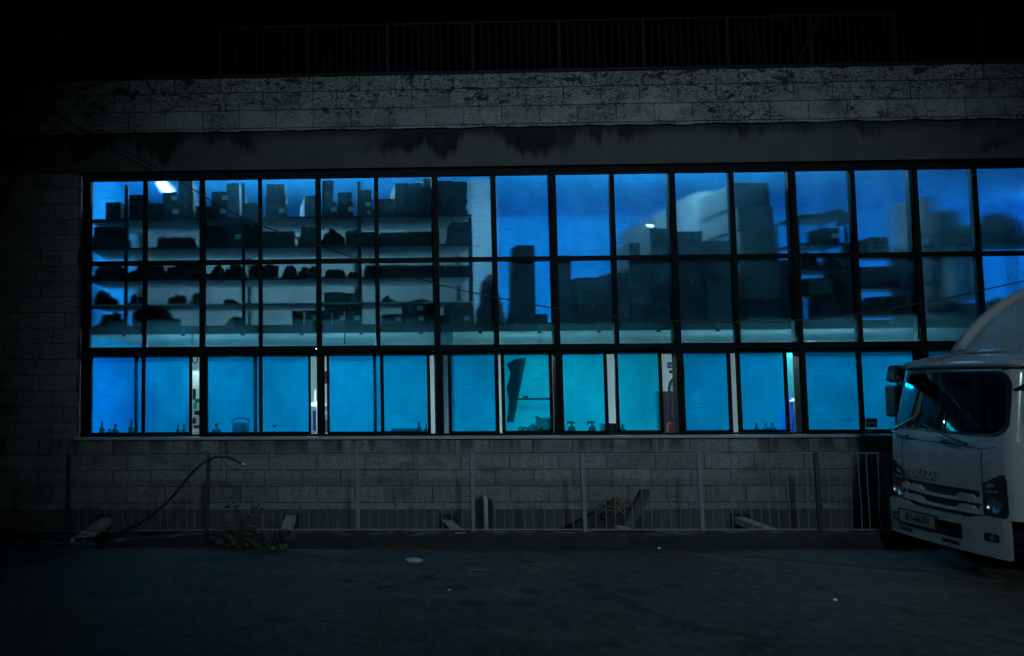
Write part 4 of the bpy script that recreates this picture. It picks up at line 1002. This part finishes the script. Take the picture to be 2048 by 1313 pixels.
# ------------------------------------------------------------------ cables
def cable(pts, r, label):
    m = MB(); m.tube(smooth_path(pts, 10), r, 6); return tag(m.build('cable', 'cable', None, True), label, 'cable', 'cables on the facade')
cp = [(76,205),(200,277),(330,345),(480,433),(640,492),(740,527),(900,575),(1080,612),(1250,636),(1400,644),(1560,643),(1700,630),(1850,605),(2000,573),(2120,545)]
cable([onY(p[0], p[1], YW-.09-.85*i/14) for i, p in enumerate(cp)], .0095, 'long black cable sagging across the whole window front')
cable([onY(p[0], p[1], YW-.08) for p in ((76,205),(60,260),(44,310),(22,375),(0,425),(-60,560))], .009, 'black cable dropping from the roof edge to the left, outer strand')
cable([onY(p[0], p[1], YW-.075) for p in ((74,207),(68,232),(52,265),(46,300),(30,345),(10,395),(-50,540))], .007, 'black cable dropping from the roof edge to the left, inner strand')

# ------------------------------------------------------------------ truck
XF, YC, HW, RC = 7.0, 8.80, .84, .14            # nose plane, centre line, half width, corner radius
T = empty('truck', (XF+2.2, YC, 0), 'white box truck with a roof wind deflector parked along the fence', 'truck')
def lerp(t, tab):
    if t <= tab[0][0]: return tab[0][1]
    for (a, va), (b, vb) in zip(tab, tab[1:]):
        if t <= b: return va + (vb-va)*(t-a)/(b-a)
    return tab[-1][1]
DX = [(.3,.03),(.70,.03),(.96,.03),(1.30,.038),(1.47,.055),(1.56,.08),(2.24,.22),(2.32,.26),(2.38,.34),(2.43,.52),(2.46,.85)]
IN = [(1.5,0),(2.24,.07),(2.36,.09),(2.46,.14)]
def S(s, z, out=0):
    """cab skin: s runs across the nose and round both corners, z is height"""
    a = HW-RC; inn = lerp(z, IN); f = (HW-inn)/HW; sg = 1 if s >= 0 else -1; t = abs(s)
    if t <= a: y, x, nx, ny = t, .05*(t/a)**2, -1, .1*t/a
    else:
        ang = min((t-a)/RC, PI/2); y = a+RC*math.sin(ang); x = .05+RC*(1-math.cos(ang)); nx, ny = -math.cos(ang), math.sin(ang)
        if (t-a)/RC > PI/2: x += (t-a)-RC*PI/2
    return Vector((XF+lerp(z, DX)+x+nx*out, YC+sg*(y*f+ny*out), z))
def sz(px, py, X=7.04):                          # picture -> skin coordinates on the nose
    p = onX(px, py, X); return p.y-YC, p.z
SC = HW-RC+RC*PI/2                               # s where the corner ends
def patch(m, pts, th=.0, out=0, mi=0):
    """star-shaped outline in (s,z) laid on the skin as a curved plate proud by out"""
    cs = sum(p[0] for p in pts)/len(pts); cz = sum(p[1] for p in pts)/len(pts); n = len(pts); i0 = len(m.v); K = 4
    for k in range(K):
        t = 1-k/K; m.v += [S(cs+(a-cs)*t, cz+(b-cz)*t, out) for a, b in pts]
    m.v.append(S(cs, cz, out))
    for k in range(K-1):
        for i in range(n): j = (i+1) % n; m.f.append((i0+k*n+i, i0+k*n+j, i0+(k+1)*n+j, i0+(k+1)*n+i)); m.mi.append(mi)
    for i in range(n): m.f.append((i0+(K-1)*n+i, i0+(K-1)*n+(i+1) % n, i0+K*n)); m.mi.append(mi)
    if th:
        e = len(m.v); m.v += [S(a, b, out-th) for a, b in pts]
        for i in range(n): j = (i+1) % n; m.f.append((i0+i, e+i, e+j, i0+j)); m.mi.append(mi)
def rrect(s0, s1, z0, z1, r, n=7, top=None):
    out = []
    for (cx, cz, a0) in ((s1-r, z1-r, 0), (s0+r, z1-r, 90), (s0+r, z0+r, 180), (s1-r, z0+r, 270)):
        for i in range(n+1):
            t = math.radians(a0+90*i/n); out.append((cx+r*math.cos(t), cz+r*math.sin(t)))
    return out
def dense(poly, d=.06):
    out = []
    for (a, b) in zip(poly, poly[1:]+poly[:1]):
        n = max(1, int(math.hypot(b[0]-a[0], b[1]-a[1])/d))
        for i in range(n): out.append((a[0]+(b[0]-a[0])*i/n, a[1]+(b[1]-a[1])*i/n))
    return out
def curved(m, s0, s1, z0, z1, out, nu=24, nv=6, mi=0): m.grid(lambda u, v: S(s0+(s1-s0)*u, z0+(z1-z0)*v, out), nu, nv, mi)
def ringfill(m, outer, inner, out, mi=0):
    n = len(outer); b = len(m.v)
    for k in range(4):
        t = k/3; m.v += [S(o_[0]+(i_[0]-o_[0])*t, o_[1]+(i_[1]-o_[1])*t, out) for o_, i_ in zip(outer, inner)]
    for k in range(3):
        for i in range(n): j = (i+1) % n; m.f.append((b+k*n+i, b+k*n+j, b+(k+1)*n+j, b+(k+1)*n+i)); m.mi.append(mi)
# body shell: nose panel, windscreen surround with a rounded opening, corners, sides, roof, back
ZW0, ZW1 = 1.52, 2.265; SW = .775
hole = dense(rrect(-SW, SW, ZW0+.02, ZW1-.025, .17), .05)
def to_outer(q):
    cx, cz = 0, (ZW0+ZW1)/2; dx, dz = q[0], q[1]-cz; hx, hz = SC, (ZW1-ZW0)/2+.015
    k = min(hx/abs(dx) if abs(dx) > 1e-6 else 9e9, hz/abs(dz) if abs(dz) > 1e-6 else 9e9); return (dx*k, cz+dz*k)
outer = [to_outer(q) for q in hole]
ZA, ZBt = ZW0-.015, ZW1+.015
m = MB()
ringfill(m, outer, hole, 0)
curved(m, -SC, SC, .96, ZA, 0, 40, 10); curved(m, -SC, SC, ZBt, 2.46, 0, 40, 7)
curved(m, -SC, -.48, .70, .96, -.004, 14, 4); curved(m, .50, SC, .70, .96, -.004, 14, 4)
XBk = XF+1.95
for sg in (-1, 1):
    def side(u, v, z0, z1, x0=None, x1=None, sg=sg):
        z = z0+(z1-z0)*v; a = S(sg*SC, z); xa = a.x if x0 is None else x0; xb = XBk if x1 is None else x1
        return (xa+(xb-xa)*u, a.y, z)
    m.grid(lambda u, v: side(u, v, .70, 1.50), 4, 8); m.grid(lambda u, v: side(u, v, 2.20, 2.46), 4, 5)
    m.grid(lambda u, v: side(u, v, 1.50, 2.20, None, XF+.72), 2, 8); m.grid(lambda u, v: side(u, v, 1.50, 2.20, XF+1.62, None), 2, 8)
m.grid(lambda u, v: (S(0, 2.46).x+.0+(XBk-S(0, 2.46).x)*u*1.0, YC+(2*v-1)*(HW-.16)*1.0, 2.46+.03*math.sin(PI*v)), 6, 12)
m.grid(lambda u, v: (XBk, YC+(2*u-1)*HW*(1 if v < .45 else 1-.16*(v-.45)/.55), .70+1.76*v), 10, 10)
body = m.build('cab_body', 'paint', T, True)
# black seal and glass
m = MB(); inner = [(q[0]*.94, (ZW0+ZW1)/2+(q[1]-(ZW0+ZW1)/2)*.91) for q in hole]
ringfill(m, hole, inner, .003); m.build('windscreen_seal', 'black', T, True)
m = MB(); b = 0
rings = 6; n = len(inner); b0 = len(m.v); cz = (ZW0+ZW1)/2
for k in range(rings):
    t = 1-k/rings; m.v += [S(q[0]*t, cz+(q[1]-cz)*t, .002) for q in inner]
m.v.append(S(0, cz, .002))
for k in range(rings-1):
    for i in range(n): j = (i+1) % n; m.f.append((k*n+i, k*n+j, (k+1)*n+j, (k+1)*n+i)); m.mi.append(0)
for i in range(n): m.f.append(((rings-1)*n+i, (rings-1)*n+(i+1) % n, rings*n)); m.mi.append(0)
m.build('windscreen', 'glass_clear', T, True)
# doors with windows
for sg in (-1, 1):
    yy = YC+sg*HW
    m = MB()
    m.grid(lambda u, v: (XF+.50+u*1.15, yy+sg*.006, .72+.76*v), 3, 3)
    d = m.build('door', 'paint', T, solid=.01)
    m = MB(); y2 = S(sg*SC, 1.85).y
    m.face([(XF+.56,yy,1.50),(XF+1.62,yy,1.50),(XF+1.62,S(sg*SC,2.2).y,2.20),(XF+.74,S(sg*SC,2.2).y,2.20)]); m.build('window', 'glass_clear', d)
    m = MB(); m.box(XF+1.38, XF+1.55, yy+sg*.02-.012, yy+sg*.02+.012, 1.30, 1.35); m.build('handle', 'black', d)
# seams of the nose panel
m = MB()
for (s0, z0, s1, z1) in ((-.52,.965,-.52,1.40),(.57,.965,.57,1.40)):
    patch(m, [(s0-.004,z0),(s0+.004,z0),(s0+.004,z1),(s0-.004,z1)], .002, .003)
patch(m, dense([(-.52,1.405),(-.30,1.425),(0,1.435),(.3,1.43),(.58,1.42),(.82,1.47),(.82,1.478),(.58,1.428),(.3,1.438),(0,1.443),(-.30,1.433),(-.52,1.413)], .1), .002, .003)
patch(m, [(-.52,1.405),(-.68,1.44),(-.68,1.448),(-.52,1.413)], .002, .003)
m.build('panel_seam', 'black', T)
# grille: dark backing and two chevron bars
m = MB(); curved(m, -.52, .57, .66, .955, -.03, 24, 5); m.build('grille_backing', 'black', T, True)
def bar(z, flip=1):
    m = MB(); c_ = []
    up = [(.62,z+.062),(.50,z+.055),(.48,z+.02),(.45,z+.02),(.43,z+.045),(.30,z+.045),(.25,z-.005),(.10,z-.012),(-.10,z-.012),(-.20,z-.006),(-.25,z+.045),(-.40,z+.042),(-.42,z+.012),(-.46,z+.012),(-.49,z+.05),(-.55,z+.05)]
    lo = [(-.55,z-.035),(-.40,z-.04),(-.25,z-.04),(-.10,z-.045),(.10,z-.045),(.25,z-.042),(.40,z-.03),(.62,z-.025)]
    top = [(s, lerp(s, sorted(up))) for s in [.57-i*.0121 for i in range(91)]]
    b = len(m.v)
    for (s, zt2) in top:
        zl = lerp(s, sorted(lo)); zl -= 0
        m.v += [S(s, zt2, .004), S(s, zl, .012), S(s, zl, -.03), S(s, zt2, -.03)]
    for i in range(len(top)-1):
        for k in range(4): q = (k+1) % 4; m.f.append((b+4*i+k, b+4*i+q, b+4*i+4+q, b+4*i+4+k)); m.mi.append(0)
    return m
bar(.868).build('grille_bar', 'paint', T); bar(.752).build('grille_bar', 'paint', T)
# letters on the nose
lz = sz(1821, 937)[1]; sl, sr = sz(1822, 937)[0], sz(1884, 948)[0]; sc_ = (sl+sr)/2
cx = S(sc_, 1.05).x
Mx = Matrix.Translation((cx-.012, YC+sc_, 1.055)) @ Matrix.Rotation(-PI/2, 4, 'Z') @ Matrix.Rotation(PI/2, 4, 'X') @ Matrix.Diagonal((1.12, 1, 1, 1))
text_mesh('lettering', 'ISUZU', .135, 'chrome', T, Mx, .009, .0045)
# headlamps
for sg in (-1, 1):
    hl = [(sg*.525,1.055),(sg*.61,1.10),(sg*.70,1.155),(sg*.745,1.165),(sg*.765,1.10),(sg*.77,.76),(sg*.745,.72),(sg*.53,.715)]
    m = MB(); patch(m, dense(hl if sg > 0 else hl[::-1], .06), .01, .005); h = m.build('headlight', 'lens', T)
    c_ = S(sg*.635, .83, .010)
    m = MB(); m.lathe((c_.x-.004, c_.y, c_.z), [(.085,0),(.088,.006),(.07,.03),(.03,.05)], 20, 0, 'X'); m.build('reflector', 'reflector', h, True)
    m = MB(); patch(m, [(sg*.56,1.00),(sg*.66,1.03),(sg*.66,1.06),(sg*.58,1.045)], .004, .012); patch(m, [(sg*.57,.96),(sg*.69,.97),(sg*.69,.99),(sg*.57,.98)], .004, .012); m.build('chrome_trim', 'reflector', h)
    m = MB(); patch(m, [(sg*.705,1.0),(sg*.745,1.0),(sg*.745,1.12),(sg*.705,1.10)], .004, .012); m.build('indicator', 'lens', h)
# bumper with real openings
OUTB = .045
m = MB()
def bz_top(s): return .665 + .035*max(0, min(1, (abs(s)-.40)/.08))
def bgrid(s0, s1, z0, z1, nu=10, nv=3): m.grid(lambda u, v: S(s0+(s1-s0)*u, (z0 if not callable(z0) else z0(s0+(s1-s0)*u))*(1-v)+(z1 if not callable(z1) else z1(s0+(s1-s0)*u))*v, OUTB), nu, nv)
sA, sB = sz(1928, 1055, 7.02)[0], sz(1794, 1030, 7.02)[0]                               # big lower intake
bgrid(-.775, sA, .30, bz_top, 26, 6); bgrid(sB, .775, .30, bz_top, 18, 6)
bgrid(sA, sB, .30, .415, 18, 3); bgrid(sA, sB, .575, bz_top, 18, 2)
for sg in (-1, 1): m.grid(lambda u, v, sg=sg: S(sg*.775, .30+.40*v, OUTB-.08*u), 2, 3)
m.grid(lambda u, v: S((-1+2*u)*.775, bz_top((-1+2*u)*.775), OUTB-.07*v), 40, 1)
m.grid(lambda u, v: S((-1+2*u)*.775, .30, OUTB-.07*v), 40, 1)
bp = m.build('bumper', 'paint', T, True)
m = MB(); curved(m, sA-.02, sB+.02, .40, .60, -.02, 20, 3); m.build('intake', 'black', T, True)
for (s0, s1, z0, z1) in ((sz(1826,1056,7.0)[0],sz(1799,1048,7.0)[0],.345,.385),(sz(1921,1088,7.0)[0],sz(1888,1076,7.0)[0],.345,.385)): m = MB(); patch(m, [(s0,z0),(s1,z0),(s1,z1),(s0+.02,z1)], .003, OUTB+.003); m.build('slot', 'black', bp)
for sg in (-1, 1):
    m = MB(); patch(m, rrect(sg*.63-.075, sg*.63+.075, .46, .545, .015, 3), .006, OUTB+.004); fl = m.build('fog_light', 'lens', T)
    c_ = S(sg*.64, .50, OUTB+.008); m = MB(); m.lathe(c_, [(.03,0),(.025,.01)], 14, 0, 'X'); m.build('reflector', 'reflector', fl)
# number plate
pl_c = (sz(1817, 1030)[0]+sz(1879, 1045)[0])/2; px_ = S(pl_c, .53, OUTB).x
o = MB(); o.box(px_-.030, px_-.012, YC+pl_c-.27, YC+pl_c+.27, .455, .60); P_ = o.build('number_plate', 'plate', T, bevel=.006)
o = MB()
for (y0,y1,z0,z1) in ((-.275,.275,.60,.612),(-.275,.275,.443,.455),(-.275,-.262,.455,.60),(.262,.275,.455,.60)): o.box(px_-.034, px_-.012, YC+pl_c+y0, YC+pl_c+y1, z0, z1)
o.build('plate_frame', 'black', P_)
text_mesh('plate_number', '651-66-701', .125, 'ink', P_, Matrix.Translation((px_-.032, YC+pl_c-.01, .527)) @ Matrix.Rotation(-PI/2, 4, 'Z') @ Matrix.Rotation(PI/2, 4, 'X') @ Matrix.Diagonal((.62, 1, 1, 1)), .001, .002)
# wipers
for (a, b) in (((1793,862),(1862,826)), ((1950,888),(1868,848))):
    s0, z0 = sz(*a, 7.13); s1, z1 = sz(*b, 7.22); m = MB()
    m.tube([S(s0, z0, .03), S((s0+s1)/2, (z0+z1)/2, .04), S(s1, z1, .015)], [.016,.010,.008], 6)
    s2 = s1-.40 if s0 > 0 else s1-.05; m.tube([S(s0, z0-.0, .035), S(s0-.27, z0-.035, .03)] if s0 > 0 else [S(s0+.02, z0-.02, .035), S(s0+.30, z0+.01, .03)], .016, 6)
    m.build('wiper', 'black', T)
# interior: dashboard, wheel, seats, rear trim
m = MB(); m.box(XF+.36, XF+.78, YC-.78, YC+.78, 1.05, 1.46); m.box(XF+.30, XF+.50, YC-.74, YC+.74, 1.42, 1.50); m.build('dashboard', 'black', T, bevel=.04)
cwy = YC-.40; cw = Vector((XF+.82, cwy, 1.58)); tilt = math.radians(62)
m = MB(); ring = []
for i in range(25):
    t = 2*PI*i/24; v = Vector((math.cos(t)*.22*math.cos(tilt)*-1, math.sin(t)*.22, math.cos(t)*.22*math.sin(tilt))); ring.append(cw+v)
m.tube(ring, .016, 8, caps=False); m.tube([ring[3], cw+Vector((.0,0,0)), ring[9]], .014, 6); m.tube([cw, cw+Vector((-.35,0,-.3))], .03, 8); m.build('steering_wheel', 'black', T, True)
for dy in (-.42, .40):
    m = MB(); m.box(XF+.98, XF+1.48, YC+dy-.24, YC+dy+.24, 1.02, 1.20); m.build('seat', 'seat', T, bevel=.05)
    m = MB(); m.prism([(XF+1.42,YC+dy-.24,1.20),(XF+1.56,YC+dy-.24,1.20),(XF+1.70,YC+dy-.24,1.86),(XF+1.58,YC+dy-.24,1.88)], (0,.48,0)); m.box(XF+1.60, XF+1.70, YC+dy-.13, YC+dy+.13, 1.88, 2.08); m.build('seat_back', 'seat', T, bevel=.03)
m = MB(); m.box(XBk-.10, XBk-.02, YC-.78, YC+.78, .72, 2.40); m.box(XF+.3, XBk-.1, YC-.78, YC+.78, .70, .76); m.build('cab_lining', 'seat', T)
m = MB(); p = S(-.05, 2.15, -.06); m.box(p.x+.02, p.x+.05, YC-.16, YC+.10, 2.06, 2.14); m.build('rear_view_mirror', 'black', T, bevel=.02)
# roof visor lip and wind deflector
m = MB(); m.grid(lambda u, v: S((-1+2*u)*(SC-.1), 2.275+.10*v, .03+.05*math.sin(PI*v)), 40, 6); m.build('visor', 'paint', T, True)
prof = [onY(p[0], p[1], YC+.62) for p in ((1873,714),(1882,698),(1893,680),(1910,659),(1933,637),(1958,617),(1990,596),(2030,578),(2080,564))]
prof = smooth_path(prof, 5); prof = [(p.x, p.z) for p in prof]
zb_ = 2.44
m = MB(); WD = .74
def defl(u, v):
    """u along the ramp, v across; shoulders fall away, the centre panel is sunk between two ridges"""
    i = u*(len(prof)-1); a = int(min(i, len(prof)-2)); t = i-a; x = prof[a][0]*(1-t)+prof[a+1][0]*t; z = prof[a][1]*(1-t)+prof[a+1][1]*t
    q = 2*v-1; y = q*WD*(.93+.07*u)
    sh = max(0, (abs(q)-.72)/.28); drop = (z-zb_)*sh**2.2*.92
    e = min(1, u*4)*min(1, (1-u)*5+.2); sunk = .035*e if abs(q) < .50 else (.035*e*(1-(abs(q)-.50)/.08) if abs(q) < .58 else 0)
    rid = .022*e*max(0, 1-abs(abs(q)-.60)/.05); sunk *= 1.7
    return (x+.10*q*q+sunk*.6+sh*.06-rid, YC+y, max(zb_-.02, z-drop-sunk*.75+rid*.8))
m.grid(defl, 44, 60)
xe, ze = prof[-1]; m.grid(lambda u, v: (lambda p: (p[0], p[1], zb_+(p[2]-zb_)*v))(defl(1, u)), 30, 3)
de = m.build('wind_deflector', 'paintdull', T, True)
m = MB(); a = 2
def on_d(q, u, o_=.01):
    p = Vector(defl(u, (q+1)/2)); return p+Vector((-o_, 0, o_*.5))
m.grid(lambda u, v: on_d(.62-1.02*u, .065+.055*v, .012), 20, 2)
for (q, w) in ((.58,.05),(.50,.03),(.44,.03),(.30,.015),(.22,.03),(.10,.03),(.0,.015),(-.08,.03),(-.2,.02)):
    m.face([on_d(q, .07, .016), on_d(q-w, .07, .016), on_d(q-w-.05, .115, .016), on_d(q-.05, .115, .016)], 1)
bd = m.build('badge', ['paintdull', 'chrome'], de)

# mirrors on the far side and near side
for sg in (1, -1):
    y1 = YC+sg*HW
    A = S(sg*(SC-.25), 2.26, .01); Bm = S(sg*(SC-.12), 2.04, .01)
    E_ = Vector((onY(1797, 731, y1+.16).x if sg > 0 else XF+.45, y1+sg*.16, 2.30)); F_ = E_+Vector((-.04, sg*.06, -.16))
    mo = MB(); mo.tube([A, E_], .016, 6); mo.tube([Bm, E_+Vector((.02,0,-.04))], .016, 6); mo.tube([E_, E_+Vector((-.03,sg*.05,-.75))], .014, 6); mo.tube([Bm, F_], .012, 6)
    arm = mo.build('mirror_arm', 'black', T, True)
    mo = MB(); p = E_+Vector((-.05, sg*.05, -.70)); mo.box(p.x-.05, p.x+.05, p.y-.11, p.y+.09, p.z+.06, p.z+.46); mo.build('mirror', 'black', T, bevel=.03)
    mo = MB(); p = E_+Vector((-.04, sg*.02, -.20)); mo.box(p.x-.07, p.x+.05, p.y-.10, p.y+.10, p.z, p.z+.22, 0, 0, .0, .25); mo.build('mirror', 'black', T, bevel=.04)
# chassis, cargo box and wheels, mostly outside the picture
m = MB(); m.box(XF+.25, XF+6.0, YC-.42, YC-.30, .55, .75); m.box(XF+.25, XF+6.0, YC+.30, YC+.42, .55, .75); m.box(XF+.3, XF+1.8, YC-.7, YC+.7, .45, .70); m.build('chassis', 'rubber', T)
m = MB(); m.box(XF+2.15, XF+6.2, YC-1.02, YC+1.02, .90, 3.15); m.build('cargo_box', 'paintdull', T, bevel=.02)
for x in (XF+1.0, XF+4.9):
    for sg in (-1, 1):
        c_ = Vector((x, YC+sg*.75-.11, .40))
        m = MB(); m.lathe(c_, [(.22,0),(.37,.0),(.40,.03),(.40,.19),(.37,.22),(.22,.22)], 28, 0, 'Y'); w = m.build('wheel', 'rubber', T, True)
        m = MB(); m.lathe(c_+Vector((0,-.005 if sg < 0 else .12,0)), [(.21,0),(.21,.02),(.10,.06),(.06,.105)], 20, 0, 'Y'); m.build('rim', 'galv', w, True)
m = MB(); m.tube([(XF+.30,YC+.35,.40),(XF+.32,YC+.10,.22),(XF+.34,YC-.2,.20),(XF+.36,YC-.35,.33)], .022, 6); m.build('tow_hook', 'rubber', T)

# ------------------------------------------------------------------ light
def street_lamp(loc, aim, energy, col, size, blend, rad=.8):
    ld = bpy.data.lights.new('street_light', 'SPOT'); ld.energy = energy; ld.color = col; ld.spot_size = math.radians(size); ld.spot_blend = blend; ld.shadow_soft_size = rad
    o = bpy.data.objects.new('street_light', ld); COL.objects.link(o); o.location = loc
    o.rotation_euler = (Vector(aim)-Vector(loc)).to_track_quat('-Z', 'Y').to_euler(); return o
LC = (.56, .85, 1.0)
street_lamp((1.8, -5.5, 8.5), (4.0, 11, 3.4), 2600, LC, 59, 1.0)
street_lamp((11.0, -3.5, 8.0), (4.2, 11, 2.6), 1050, LC, 52, 1.0)
wd = bpy.data.worlds.new('World'); scene.world = wd; wd.use_nodes = True
nt = wd.node_tree; bg = nt.nodes['Background']; sk = nt.nodes.new('ShaderNodeTexSky'); sk.sky_type = 'NISHITA'; sk.sun_disc = False
sk.sun_elevation = math.radians(-4); sk.sun_rotation = math.radians(200); nt.links.new(sk.outputs[0], bg.inputs[0]); bg.inputs[1].default_value = .004

scene.view_settings.view_transform = 'Standard'; scene.view_settings.look = 'None'; scene.view_settings.exposure = 0; scene.view_settings.gamma = 1
scene.render.engine = 'CYCLES'
cy = scene.cycles; cy.use_denoising = True; cy.max_bounces = 12; cy.transmission_bounces = 10; cy.transparent_max_bounces = 12; cy.diffuse_bounces = 5
cy.sample_clamp_indirect = 6; cy.caustics_refractive = True; cy.blur_glossy = .5
